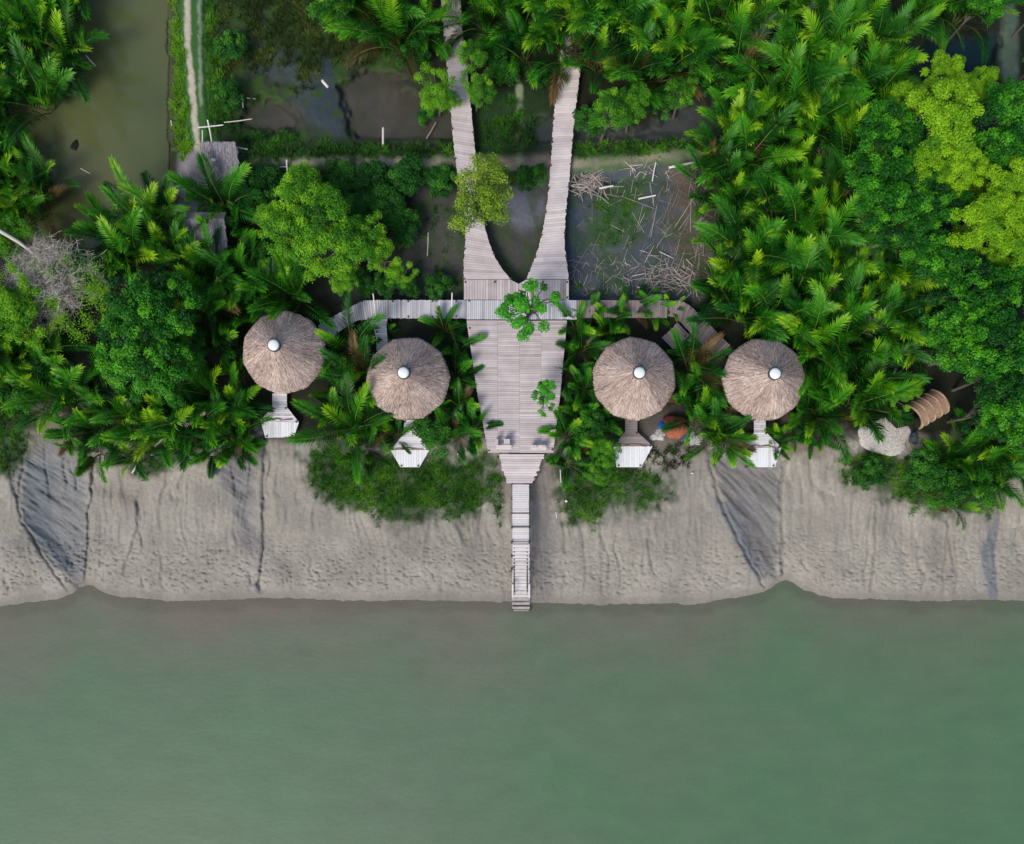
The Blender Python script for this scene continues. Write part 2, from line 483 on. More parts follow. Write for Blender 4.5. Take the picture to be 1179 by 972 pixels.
def build_terrain():
    gx = np.concatenate([np.linspace(-3400, -140, 22), np.arange(-120, 1300, 1.6), np.linspace(1320, 4600, 22)])
    gy = np.concatenate([np.linspace(-3200, -140, 22), np.arange(-120, 488, 2.6), np.arange(488, 712, 1.2), np.arange(714, 790, 6), np.linspace(800, 4200, 14)])
    X, Y = np.meshgrid(gx, gy)
    Z = ground_z(X, Y)
    nx, ny = len(gx), len(gy)
    k = S * (H - Z) / H
    V = np.stack([(X - CX) * k, -(Y - NY) * k, Z], -1).reshape(-1, 3)
    wl, t = ground_parts(X, Y)

    def c(r, g, b):
        return np.array(srgb(r, g, b)[:3]) * G
    n1, n2, n3 = fbm(X / 30, Y / 30, 101, 4), fbm(X / 9, Y / 9, 102, 4), fbm(X / 3.2, Y / 3.2, 103, 3)
    C = np.empty(X.shape + (3,))
    C[:] = c(38, 44, 30)

    def blend(mask, colour):
        nonlocal C
        C = C * (1 - mask[..., None]) + colour * mask[..., None]

    def zone(poly, colour, soft=8, amp=18, op=1.0):
        sd = sdist(poly, X, Y) + amp * (n2 - 0.5) + amp * (n1 - 0.5)
        blend(op * sstep(-soft, soft, sd), np.asarray(colour))
    # marsh and clearing
    zone([(235, -300), (490, -300), (480, 60), (540, 170), (260, 178)], c(50, 62, 45), 14, 26)
    zone([(240, 30), (300, 35), (370, 90), (400, 150), (380, 160), (330, 100), (260, 60)], c(72, 82, 82), 10, 26)
    zone([(365, 60), (385, 60), (400, 110), (440, 150), (390, 160), (350, 120)], c(58, 74, 82), 10, 22, 0.8)
    zone([(540, 100), (640, 100), (640, 185), (550, 185)], c(40, 62, 32), 8, 14)
    zone([(470, 195), (640, 195), (640, 345), (470, 345)], c(78, 80, 76), 8, 16)
    zone([(570, 215), (632, 200), (632, 260), (600, 262), (572, 250)], c(108, 112, 122), 8, 18)
    zone([(640, 195), (840, 185), (850, 345), (640, 350)], c(80, 90, 96), 6, 14)
    zone([(770, 190), (840, 190), (845, 345), (800, 345), (775, 280)], c(98, 90, 82), 10, 26)
    zone([(690, 225), (745, 205), (735, 260), (700, 300), (672, 262)], c(58, 92, 48), 10, 30, 0.85)
    zone([(640, 205), (670, 230), (668, 300), (668, 345), (648, 345)], c(56, 72, 92), 8, 10)
    zone([(470, 300), (540, 320), (540, 346), (380, 346), (380, 330)], c(52, 60, 60), 6, 10)
    for p, pc in zip(PONDS, (c(78, 74, 68), c(76, 74, 68), c(82, 88, 90), c(30, 60, 70), c(40, 66, 76))):
        zone([(q[0], q[1]) for q in p], pc, 16, 22, 0.9)
    moss = sstep(0.50, 0.62, fbm(X / 13, Y / 13, 140, 4))
    blend(0.9 * moss * (sstep(0, 10, sdist([(235, -200), (480, -200), (545, 178), (240, 178)], X, Y)) + 0.55 * sstep(0, 10, sdist([(470, 195), (845, 195), (845, 345), (470, 345)], X, Y))), c(56, 86, 34))
    grit = sstep(0.60, 0.72, fbm(X / 4.0, Y / 4.0, 141, 3))
    blend(0.15 * grit * sstep(0, 10, sdist([(640, 195), (845, 190), (845, 345), (640, 345)], X, Y)), c(140, 138, 136))
    zone([(1150, -60), (1170, -60), (1174, 100), (1154, 104)], c(92, 112, 96), 4, 8)
    # dikes
    d1, d2, df = ldist(DIKES[0], X, Y), ldist(DIKES[1], X, Y), ldist(FOOT, X, Y)
    blend(sstep(24, 14, d1 + 8 * (n2 - 0.5)) * (Y < 200), c(62, 108, 50))
    blend(sstep(5.0, 1.8, ldist([(213, -400), (216, 50), (221, 100), (225, 150), (228, 185)], X + 3 * (n2 - .5), Y) + 3 * (n3 - 0.5)), c(205, 198, 178))
    blend(0.6 * sstep(3.5, 1.2, ldist([(228, -400), (231, 60), (231, 120)], X + 5 * (n2 - .5), Y) + 4 * (n3 - 0.5)), c(170, 185, 160))
    blend(sstep(13, 6, d2 + 8 * (n2 - 0.5)), c(96, 122, 80))
    blend(sstep(8, 2, d2 + 1 + 10 * (n2 - 0.5)) * np.clip(1.6 * n1, 0, 1), c(166, 158, 138))
    zone([(555, 180), (632, 176), (634, 205), (560, 198)], c(140, 128, 112), 5, 10, 0.9)
    blend(sstep(6, 2, df + 4 * (n2 - 0.5)), c(150, 165, 132))
    zone([(205, 178), (240, 168), (275, 170), (278, 200), (235, 212), (232, 245), (200, 245)], c(150, 145, 150), 5, 8)
    zone([(160, -200), (196, -200), (200, 200), (180, 215)], c(84, 86, 66), 5, 6)
    # river bank mud
    mud = sstep(-10, 10, (Y - (503 + 22 * (n1 - 0.5) + 14 * (n2 - .5))))
    mudc = c(161, 157, 147) * (1 - 0.55 * (n1[..., None] - 0.5)) * (1 + 0.16 * (n3[..., None] - 0.5))
    blend(mud, mudc)
    crack_shade = np.zeros(X.shape)
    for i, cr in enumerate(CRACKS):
        crack_shade = np.maximum(crack_shade, np.exp(-(ldist(cr, X + 5 * (fbm(X / 8, Y / 8, 60 + i, 3) - 0.5) + 6 * (fbm(Y / 27, Y * 0 + i, 160 + i, 2) - 0.5), Y) / 1.4) ** 2))
    blend(0.42 * crack_shade * mud * (t > 0.02), c(92, 92, 92))  # cavity shade of the cracks painted into the mud colour
    zone([(20, 455), (60, 450), (75, 480), (110, 500), (110, 530), (30, 530), (40, 490)], c(130, 122, 112), 8, 14)
    zone([(0, 465), (45, 470), (45, 510), (20, 545), (-20, 560), (-60, 460)], c(80, 88, 66), 12, 18, 0.8)
    zone([(150, 500), (230, 490), (230, 535), (170, 552), (145, 545)], c(95, 98, 80), 8, 14, 0.7)
    for g, cc in ((GUL_L, c(126, 130, 133)), (GUL_R, c(122, 122, 123))):
        sd = sdist(g, X, Y) + 5 * (n2 - 0.5)
        blend(0.8 * sstep(-2, 12, sd), cc * (1 + 0.6 * (fbm((X * 0.7 + Y * 0.7) / 30, (Y * 0.7 - X * 0.7) / 8, 71, 4)[..., None] - 0.5)))
    blend(0.6 * sstep(-2, 8, sdist([(808, 560), (848, 585), (872, 640), (886, 668), (868, 668), (838, 610)], X, Y)), c(96, 110, 124))
    blend(0.55 * sstep(-2, 8, sdist([(28, 530), (70, 530), (60, 600), (90, 660), (70, 660), (25, 600)], X, Y)), c(98, 112, 122))
    blend(0.8 * sstep(-6, 22, sdist(STREAK, X, Y) + 16 * (n2 - .5) + 34 * (fbm((X * 0.8 + Y * 0.6) / 26, (Y * 0.8 - X * 0.6) / 4.2, 72, 3) - 0.5)), c(120, 121, 126))  # shading of the steeper fan slope painted into the mud colour
    blend(0.7 * sstep(-2, 4, sdist(CREASE, X, Y)), c(108, 122, 134))
    zone([(612, 555), (632, 560), (636, 690), (614, 690)], c(128, 126, 126), 8, 10, 0.7)  # soft jetty shadow painted into the mud on its right side
    zone([(560, 520), (600, 520), (650, 540), (640, 580), (570, 580)], c(124, 118, 112), 8, 16, 0.7)
    zone([(735, 470), (810, 470), (815, 520), (740, 525)], c(105, 100, 92), 8, 14, 0.8)
    zone([(900, 470), (975, 490), (960, 525), (900, 525)], c(122, 112, 100), 8, 20, 0.8)
    # grass-stained ground below the grass patches
    for poly in GRASS_GROUND:
        zone(poly, c(42, 70, 34), 10, 26, 0.85)
    blend(0.45 * sstep(0.07, 0.0, t) * (t > -0.4), c(120, 114, 106))
    C = np.clip(C, 0.003, 0.9)
    me = bpy.data.meshes.new('ground')
    me.vertices.add(nx * ny)
    me.vertices.foreach_set('co', V.reshape(-1).astype(np.float32))
    I = np.arange(nx * ny).reshape(ny, nx)
    F = np.stack([I[:-1, :-1], I[1:, :-1], I[1:, 1:], I[:-1, 1:]], -1).reshape(-1, 4)
    me.loops.add(F.size)
    me.loops.foreach_set('vertex_index', F.reshape(-1).astype(np.int32))
    me.polygons.add(len(F))
    me.polygons.foreach_set('loop_start', np.arange(0, F.size, 4, dtype=np.int32))
    me.polygons.foreach_set('use_smooth', np.ones(len(F), bool))
    me.update(calc_edges=True)
    a = me.attributes.new('Col', 'FLOAT_COLOR', 'POINT')
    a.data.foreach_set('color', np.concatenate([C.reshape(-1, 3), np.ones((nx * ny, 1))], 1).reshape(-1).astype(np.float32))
    t_ = NT('mud_and_soil')
    nz, nf = t_.noise(5.0, 6.0, t_.coord('Object')), t_.noise(26.0, 4.0, t_.coord('Object'))
    f = t_.math('ADD', t_.math('MULTIPLY', nz, 0.55), t_.math('MULTIPLY', nf, 0.5))
    g = t_.ramp(f, [(0.25, (0.68, 0.68, 0.68, 1)), (0.75, (1.25, 1.25, 1.25, 1))])
    t_.ln(t_.mix(1.0, t_.attr('Col').outputs['Color'], g, 'MULTIPLY'), t_.b.inputs['Base Color'])
    t_.b.inputs['Roughness'].default_value = 0.75
    t_.b.inputs['Specular IOR Level'].default_value = 0.25
    t_.bump(f, 0.6, 0.04)
    me.materials.append(t_.m)
    o = link('ground', me)
    tag(o, None, None, None, 'structure')


GRASS = [   # polygon, tufts per m2, blade length, tint mean, tint spread, name, label, material
    ([(345, 530), (380, 500), (430, 525), (470, 530), (560, 520), (578, 560), (582, 606), (560, 585), (530, 600), (490, 592), (450, 604), (400, 585), (355, 565)], 17, 0.55, 0.42, 0.2, 'bank_grass', 'dark green grass on the mudbank left of the narrow jetty', 'grass'),
    ([(638, 535), (690, 505), (740, 542), (765, 545), (770, 575), (745, 592), (715, 585), (690, 606), (655, 610), (640, 575)], 16, 0.5, 0.45, 0.2, 'bank_grass', 'green grass on the mudbank right of the narrow jetty', 'grass'),
    ([(965, 525), (1000, 510), (1050, 520), (1100, 500), (1165, 520), (1150, 570), (1140, 598), (1110, 580), (1075, 600), (1040, 575), (970, 558)], 16, 0.5, 0.5, 0.25, 'bank_grass', 'yellowish green grass on the mudbank below the pale sand heap', 'grass'),
    ([(-60, 460), (35, 465), (45, 490), (30, 525), (10, 548), (-60, 560)], 12, 0.45, 0.4, 0.2, 'bank_grass', 'dull green grass above the left wet gully', 'grass'),
    ([(148, 545), (180, 515), (222, 500), (212, 528), (170, 550)], 10, 0.4, 0.4, 0.2, 'bank_grass', 'small green grass patch under the left palm fronds', 'grass'),
    ([(742, 515), (800, 512), (800, 535), (765, 545), (742, 540)], 14, 0.4, 0.3, 0.25, 'bank_grass', 'olive grass below the faded red tub', 'reed'),
    ([(198, -70), (208, -70), (211, 60), (218, 130), (220, 182), (208, 186), (200, 150), (198, 60)], 22, 0.5, 0.8, 0.18, 'dike_grass', 'bright green grass along the canal side of the dike path', 'grass'),
    ([(234, -70), (246, -70), (256, 60), (262, 135), (240, 165), (236, 60)], 20, 0.5, 0.5, 0.18, 'dike_grass', 'green grass along the marsh side of the dike path', 'grass'),
    ([(278, 172), (400, 166), (520, 168), (520, 181), (400, 180), (280, 184)], 20, 0.5, 0.35, 0.18, 'dike_grass', 'dark grass between the cross dike and the ponds', 'grass'),
    ([(278, 196), (520, 194), (522, 212), (280, 216)], 22, 0.55, 0.35, 0.2, 'dike_grass', 'dark grass on the near side of the cross dike', 'grass'),
    ([(648, 168), (800, 158), (815, 172), (760, 177), (700, 181), (650, 184)], 20, 0.45, 0.55, 0.22, 'dike_grass', 'green grass on the cross dike right of the right walkway', 'grass'),
    ([(246, -70), (480, -70), (470, 20), (470, 85), (440, 84), (405, 92), (385, 80), (360, 112), (330, 108), (300, 90), (270, 84), (246, 100)], 13, 0.55, 0.55, 0.3, 'marsh_reed', 'olive reed tufts over the marsh above the brown pond', 'reed'),
    ([(246, 100), (272, 92), (280, 150), (350, 158), (400, 164), (440, 172), (275, 172), (250, 150)], 15, 0.5, 0.35, 0.2, 'marsh_grass', 'dark green grass around the small brown pool', 'grass'),
    ([(548, 130), (598, 108), (622, 145), (620, 170), (600, 182), (556, 182)], 16, 0.5, 0.35, 0.18, 'marsh_grass', 'dark grass between the two walkways', 'grass'),
    ([(478, 205), (530, 215), (534, 340), (480, 340), (470, 280)], 3.5, 0.35, 0.35, 0.25, 'marsh_weed', 'sparse green weeds on the mud left of the left walkway', 'grass'),
    ([(566, 190), (626, 196), (620, 222), (575, 216)], 12, 0.4, 0.4, 0.2, 'marsh_weed', 'green weeds in the notch between the walkways', 'grass'),
    ([(668, 222), (700, 210), (750, 205), (745, 250), (715, 300), (690, 290), (680, 250)], 9, 0.28, 0.45, 0.2, 'marsh_weed', 'low green weeds on the mud below the cane heap', 'grass'),
    ([(640, 320), (740, 325), (745, 345), (650, 345)], 5, 0.3, 0.4, 0.2, 'marsh_weed', 'weeds along the right boardwalk edge', 'grass'),
    ([(560, 570), (584, 575), (584, 615), (566, 600)], 9, 0.45, 0.4, 0.2, 'bank_grass', 'small grass tuft beside the jetty on its left', 'grass'),
]
GRASS_GROUND = [g[0] for g in GRASS[:5]] + [g[0] for g in GRASS[8:10]] + [GRASS[12][0], GRASS[13][0]]


def build_grass():
    for gi, (poly, dens, L, tm, ts, name, label, mat) in enumerate(GRASS):
        xs, ys = [p[0] for p in poly], [p[1] for p in poly]
        area = (max(xs) - min(xs) + 30) * (max(ys) - min(ys) + 30) * S * S
        n = int(area * dens * 1.5)
        x = nrg.uniform(min(xs) - 15, max(xs) + 15, n)
        y = nrg.uniform(min(ys) - 15, max(ys) + 15, n)
        sd = sdist(poly, x, y)
        wid = max(3.0, float(sd.max()))
        sd = sd + min(26, wid * 1.1) * (fbm(x / 14, y / 14, 200 + gi, 3) - 0.5)
        keep = (sd > 0) & (nrg.random(n) < sstep(-2, min(22, wid * 0.7), sd) * 0.95 + 0.06)
        if name in ('marsh_reed',):
            keep &= fbm(x / 17, y / 17, 300, 3) > 0.33
        x, y = x[keep], y[keep]
        z = ground_z(x, y)
        ok = z > (1.05 if gi > 5 else 0.1)
        x, y, z = x[ok], y[ok], z[ok]
        nb = 20
        m = len(x)
        k = S * (H - z) / H
        base = np.stack([(x - CX) * k, -(y - NY) * k, z - 0.03], -1)
        base = np.repeat(base, nb, 0)
        tuft_t = np.repeat(tm + 0.06 + ts * 2.2 * (fbm(x / 11, y / 11, 400 + gi, 3) - 0.5) * 2 + nrg.normal(0, ts * 0.35, m), nb)
        tuft_l = np.repeat(nrg.uniform(0.6, 1.25, m), nb)
        N = len(base)
        base[:, :2] += nrg.normal(0, 0.06, (N, 2))
        az = nrg.uniform(0, 2 * np.pi, N)
        lean = nrg.uniform(0.15, 1.25, N)
        ln = L * 0.8 * tuft_l * nrg.uniform(0.6, 1.15, N)
        d = np.stack([np.cos(az) * np.sin(lean), np.sin(az) * np.sin(lean), np.cos(lean)], -1)
        side = np.stack([-np.sin(az), np.cos(az), np.zeros(N)], -1) * (0.0115 * nrg.uniform(0.7, 1.3, N))[:, None]
        mid = base + d * (ln * 0.55)[:, None]
        d2 = d.copy()
        d2[:, 2] -= 0.35
        tip = mid + d2 * (ln * 0.45)[:, None]
        Q1 = np.stack([base - side, base + side, mid + side * 0.9, mid - side * 0.9], 1)
        Q2 = np.stack([mid - side * 0.9, mid + side * 0.9, tip + side * 0.15, tip - side * 0.15], 1)
        tt = tuft_t + nrg.normal(0, 0.08, N)
        me = quad_mesh(name, np.concatenate([Q1, Q2]), np.clip(np.concatenate([tt - 0.05, tt + 0.08]), 0.01, 1), M[mat])
        o = link(name, me)
        tag(o, label, 'reeds' if mat == 'reed' and 'reed' in name else 'grass', None, 'stuff')


# ------------------------------------------------------------------ water
def build_water():
    # river: colour and clarity follow the depth of the bed below
    t = NT('river_water')
    geo = t.n.new('ShaderNodeNewGeometry')
    sep = t.n.new('ShaderNodeSeparateXYZ')
    t.ln(geo.outputs['Position'], sep.inputs[0])
    dep = t.attr('depth').outputs['Fac']
    n1 = t.noise(0.085, 4.0, t.coord('Object', (1, 1.5, 1)))
    n2 = t.noise(0.45, 5.0, t.coord('Object', (1, 2, 1)))
    n3 = t.noise(7.0, 3.0, t.coord('Object'))
    f = t.math('ADD', t.math('MULTIPLY', dep, 0.72), t.math('MULTIPLY', t.math('SUBTRACT', n1, 0.5), 1.1))
    col = t.ramp(f, [(0.0, srgb(122, 118, 107, G)), (0.12, srgb(116, 119, 106, G)), (0.45, srgb(103, 124, 102, G)), (0.8, srgb(97, 128, 101, G)), (1.0, srgb(94, 128, 100, G))])
    gg = t.math('ADD', t.math('MULTIPLY', sep.outputs['X'], 0.018), t.math('ADD', t.math('MULTIPLY', sep.outputs['Y'], -0.016), t.math('MULTIPLY', t.math('SUBTRACT', n1, 0.5), 1.6)))
    gn = t.math('MULTIPLY', gg, 0.5)
    t.n[-1].use_clamp = True
    col = t.mix(gn, col, srgb(82, 126, 88, G))
    col = t.mix(1.0, col, t.ramp(n2, [(0.3, (0.93, 0.93, 0.93, 1)), (0.7, (1.06, 1.06, 1.06, 1))]), 'MULTIPLY')
    col = t.mix(1.0, col, t.ramp(n3, [(0.3, (0.95, 0.95, 0.95, 1)), (0.7, (1.05, 1.05, 1.05, 1))]), 'MULTIPLY')
    t.ln(col, t.b.inputs['Base Color'])
    t.b.inputs['Roughness'].default_value = 0.42
    t.b.inputs['Specular IOR Level'].default_value = 0.15
    rip = t.math('ADD', t.noise(2.2, 4.0, t.coord('Object', (1, 1.8, 1))), t.math('MULTIPLY', t.noise(9.0, 2.0, t.coord('Object', (1, 1.6, 1))), 0.35))
    t.bump(rip, 0.18, 0.06)
    tr = t.n.new('ShaderNodeBsdfTransparent')
    mx = t.n.new('ShaderNodeMixShader')
    t.ln(t.ramp(t.math('ADD', dep, t.math('MULTIPLY', t.math('SUBTRACT', n2, 0.5), 0.12)), [(0.0, (0.65, 0.65, 0.65, 1)), (0.12, (1, 1, 1, 1))]), mx.inputs[0])
    t.ln(tr.outputs[0], mx.inputs[1])
    t.ln(t.b.outputs[0], mx.inputs[2])
    t.ln(mx.outputs[0], t.out.inputs['Surface'])
    gx = np.concatenate([[-2800, -400], np.arange(-60, 1240, 4.0), [1600, 4000]])
    gy = np.concatenate([np.arange(655, 760, 1.5), np.arange(765, 1000, 12), [1200, 2000, 4200]])
    X, Y = np.meshgrid(gx, gy)
    Z = ground_z(X, Y)
    D = np.clip(-Z, 0, 1.6) / 1.6
    D = np.maximum(D, np.clip((Y - 700) / 240, 0, 1))
    nx, ny = len(gx), len(gy)
    I = np.arange(nx * ny).reshape(ny, nx)
    F = np.stack([I[:-1, :-1], I[1:, :-1], I[1:, 1:], I[:-1, 1:]], -1).reshape(-1, 4)
    me = bpy.data.meshes.new('river')
    me.from_pydata(np.stack([(X - CX) * S, -(Y - NY) * S, 0 * X], -1).reshape(-1, 3).tolist(), [], F.tolist())
    me.attributes.new('depth', 'FLOAT', 'POINT').data.foreach_set('value', D.reshape(-1).astype(np.float32))
    me.materials.append(t.m)
    tag(link('river', me), None, None, None, 'structure')

    def pond(name, poly, z, stops, sc_):
        t = NT(name + '_water')
        n = t.noise(sc_, 3.0, t.coord('Object'))
        t.ln(t.ramp(n, stops), t.b.inputs['Base Color'])
        t.b.inputs['Roughness'].default_value = 0.08
        t.b.inputs['Specular IOR Level'].default_value = 0.5
        t.bump(t.noise(3.0, 2.0, t.coord('Object')), 0.03, 0.02)
        xs, ys = [max(q[0], -140) for q in poly], [max(q[1], -140) for q in poly]
        gx, gy = np.arange(min(xs), max(xs) + 2, 2.5), np.arange(min(ys), max(ys) + 2, 2.5)
        X, Y = np.meshgrid(gx, gy)
        D = z - ground_z(X, Y)
        ok = (sdist(poly, X, Y) > -3) & (D > -0.12)
        nx, ny = len(gx), len(gy)
        I = np.arange(nx * ny).reshape(ny, nx)
        fk = ok[:-1, :-1] & ok[1:, :-1] & ok[1:, 1:] & ok[:-1, 1:]
        F = np.stack([I[:-1, :-1][fk], I[1:, :-1][fk], I[1:, 1:][fk], I[:-1, 1:][fk]], -1)
        k = S * (H - z) / H
        V = np.stack([(X - CX) * k, -(Y - NY) * k, 0 * X + z], -1).reshape(-1, 3)
        used = np.unique(F)
        remap = np.zeros(nx * ny, int)
        remap[used] = np.arange(len(used))
        me = bpy.data.meshes.new(name)
        me.from_pydata(V[used].tolist(), [], remap[F].tolist())
        me.attributes.new('depth', 'FLOAT', 'POINT').data.foreach_set('value', D.reshape(-1)[used].astype(np.float32))
        tr = t.n.new('ShaderNodeBsdfTransparent')
        mx = t.n.new('ShaderNodeMixShader')
        t.ln(t.ramp(t.math('ADD', t.attr('depth').outputs['Fac'], t.math('MULTIPLY', t.math('SUBTRACT', t.noise(1.5, 4.0, t.coord('Object')), 0.5), 0.25)), [(0.0, (0.1, 0.1, 0.1, 1)), (0.38, (1, 1, 1, 1))]), mx.inputs[0])
        t.ln(tr.outputs[0], mx.inputs[1])
        t.ln(t.b.outputs[0], mx.inputs[2])
        t.ln(mx.outputs[0], t.out.inputs['Surface'])
        me.materials.append(t.m)
        tag(link(name, me), None, None, None, 'structure')
    pond('canal', [(-420, -420), (206, -420), (206, 225), (120, 300), (20, 310), (-420, 260)], 1.0,
         [(0.3, srgb(86, 98, 66, G)), (0.55, srgb(98, 108, 70, G)), (0.8, srgb(106, 106, 66, G))], 0.18)
    pond('marsh_pond', [(262, 60), (420, 60), (545, 100), (545, 176), (262, 176)], 1.17,
         [(0.3, srgb(82, 82, 74, G)), (0.55, srgb(100, 96, 86, G)), (0.75, srgb(66, 72, 72, G))], 0.25)
    pond('marsh_pond', [(600, 100), (900, 100), (900, 178), (600, 180)], 1.17,
         [(0.3, srgb(82, 92, 96, G)), (0.6, srgb(96, 104, 104, G)), (0.8, srgb(74, 84, 84, G))], 0.3)
    pond('marsh_pond', [(800, -80), (1200, -80), (1200, 110), (800, 110)], 1.17,
         [(0.3, srgb(22, 58, 72, G)), (0.6, srgb(34, 74, 88, G)), (0.8, srgb(30, 60, 76, G))], 0.3)


# ------------------------------------------------------------------ timber
def clip_half(poly, a, b, c):
    out = []
    n = len(poly)
    for i in range(n):
        p, q = poly[i], poly[(i + 1) % n]
        dp, dq = a * p[0] + b * p[1] - c, a * q[0] + b * q[1] - c
        if dp >= 0:
            out.append(p)
        if (dp >= 0) != (dq >= 0):
            t = dp / (dp - dq)
            out.append((p[0] + t * (q[0] - p[0]), p[1] + t * (q[1] - p[1])))
    return out


def planks_poly(mb, poly, ang, pitch, z, th=0.03, gap=0.012, tm=0.55, ts=0.16, cuts=None, ragged=0.0):
    """fill a convex 2-D polygon with boards lying along direction ANG"""
    ca, sa = math.cos(ang), math.sin(ang)
    us = [(-sa * p[0] + ca * p[1]) for p in poly]
    u = min(us)
    n = max(1, int(round((max(us) - u) / pitch)))
    w = (max(us) - u) / n
    for i in range(n):
        lo, hi = u + i * w + gap / 2, u + (i + 1) * w - gap / 2
        q = clip_half(clip_half(poly, -sa, ca, lo), sa, -ca, -hi)
        if len(q) < 3:
            continue
        e = rnd.uniform(-ragged, ragged)
        q = [(p[0] + ca * e, p[1] + sa * e) for p in q]
        mb.prism(q, th, z + rnd.uniform(-0.008, 0.008), min(1, max(0, rnd.gauss(tm, ts))))


def resample(line, n):
    d = [0]
    for a, b in zip(line, line[1:]):
        d.append(d[-1] + math.dist(a, b))
    out = []
    for i in range(n):
        s = d[-1] * i / (n - 1)
        k = max(j for j in range(len(d)) if d[j] <= s + 1e-9)
        k = min(k, len(line) - 2)
        f = (s - d[k]) / (d[k + 1] - d[k] + 1e-9)
        out.append(tuple(line[k][j] + f * (line[k + 1][j] - line[k][j]) for j in range(len(line[0]))))
    return out


def smooth_line(line, n=40):
    """Catmull-Rom through pixel points"""
    pts = [line[0]] + list(line) + [line[-1]]
    out = []
    for i in range(1, len(pts) - 2):
        p0, p1, p2, p3 = pts[i - 1:i + 3]
        m = max(2, n // (len(line) - 1))
        for k in range(m):
            t = k / m
            out.append(tuple(0.5 * (2 * p1[j] + (p2[j] - p0[j]) * t + (2 * p0[j] - 5 * p1[j] + 4 * p2[j] - p3[j]) * t * t + (3 * p1[j] - p0[j] - 3 * p2[j] + p3[j]) * t ** 3) for j in range(2)))
    out.append(tuple(line[-1]))
    return out


def planks_between(mb, A, B, z0, z1=None, pitch=0.13, th=0.03, gap=0.014, tm=0.55, ts=0.16, jag=0.03):
    """boards laid across from edge A to edge B (pixel polylines)"""
    z1 = z0 if z1 is None else z1
    zm = (z0 + z1) / 2
    a = [tuple(P(x, y, zm)[:2]) for x, y in A]
    b = [tuple(P(x, y, zm)[:2]) for x, y in B]
    L = (sum(math.dist(p, q) for p, q in zip(a, a[1:])) + sum(math.dist(p, q) for p, q in zip(b, b[1:]))) / 2
    n = max(2, int(L / pitch)) + 1
    a, b = resample(a, n), resample(b, n)
    g = gap / pitch / 2
    for i in range(n - 1):
        lp = lambda p, q, t: (p[0] + (q[0] - p[0]) * t, p[1] + (q[1] - p[1]) * t)
        p0, p1, p2, p3 = lp(a[i], a[i + 1], g), lp(b[i], b[i + 1], g), lp(b[i], b[i + 1], 1 - g), lp(a[i], a[i + 1], 1 - g)
        e0, e1 = rnd.uniform(-jag, jag) * 0.5, rnd.uniform(-jag, jag) * 0.5
        dx, dy = p1[0] - p0[0], p1[1] - p0[1]
        l = math.hypot(dx, dy) + 1e-9
        dx, dy = dx / l, dy / l
        q = [(p0[0] - dx * e0, p0[1] - dy * e0), (p1[0] + dx * e1, p1[1] + dy * e1), (p2[0] + dx * e1, p2[1] + dy * e1), (p3[0] - dx * e0, p3[1] - dy * e0)]
        z = z0 + (z1 - z0) * (i + 0.5) / (n - 1) + rnd.uniform(-0.006, 0.006)
        mb.prism(q, th, z, min(1, max(0, rnd.gauss(tm, ts))))


def post_mesh():
    mb = MB()
    mb.tube([(0, 0, 0), (0, 0, 0.5), (0, 0, 1)], [1.1, 1.0, 0.95], 8, 0.4)
    return mb.mesh('post', M['under'])


POST = post_mesh()


def posts(parent, pts, ztop, r=0.06, name='post'):
    """separate post objects from the ground to just over the deck; pts in pixels at deck height"""
    for x, y in pts:
        w = P(x, y, ztop)
        g = float(ground_z(np.array([x]), np.array([y]))[0]) - 0.4
        o = link(name, POST, parent)
        o.location = Vector((w.x, w.y, g)) - parent.location
        o.scale = (r, r, ztop + rnd.uniform(0.02, 0.12) - g)


def beam(mb, a, b, r=0.05, tint=0.4):
    mb.tube([a, b], r, 6, tint)


DZ = 2.2


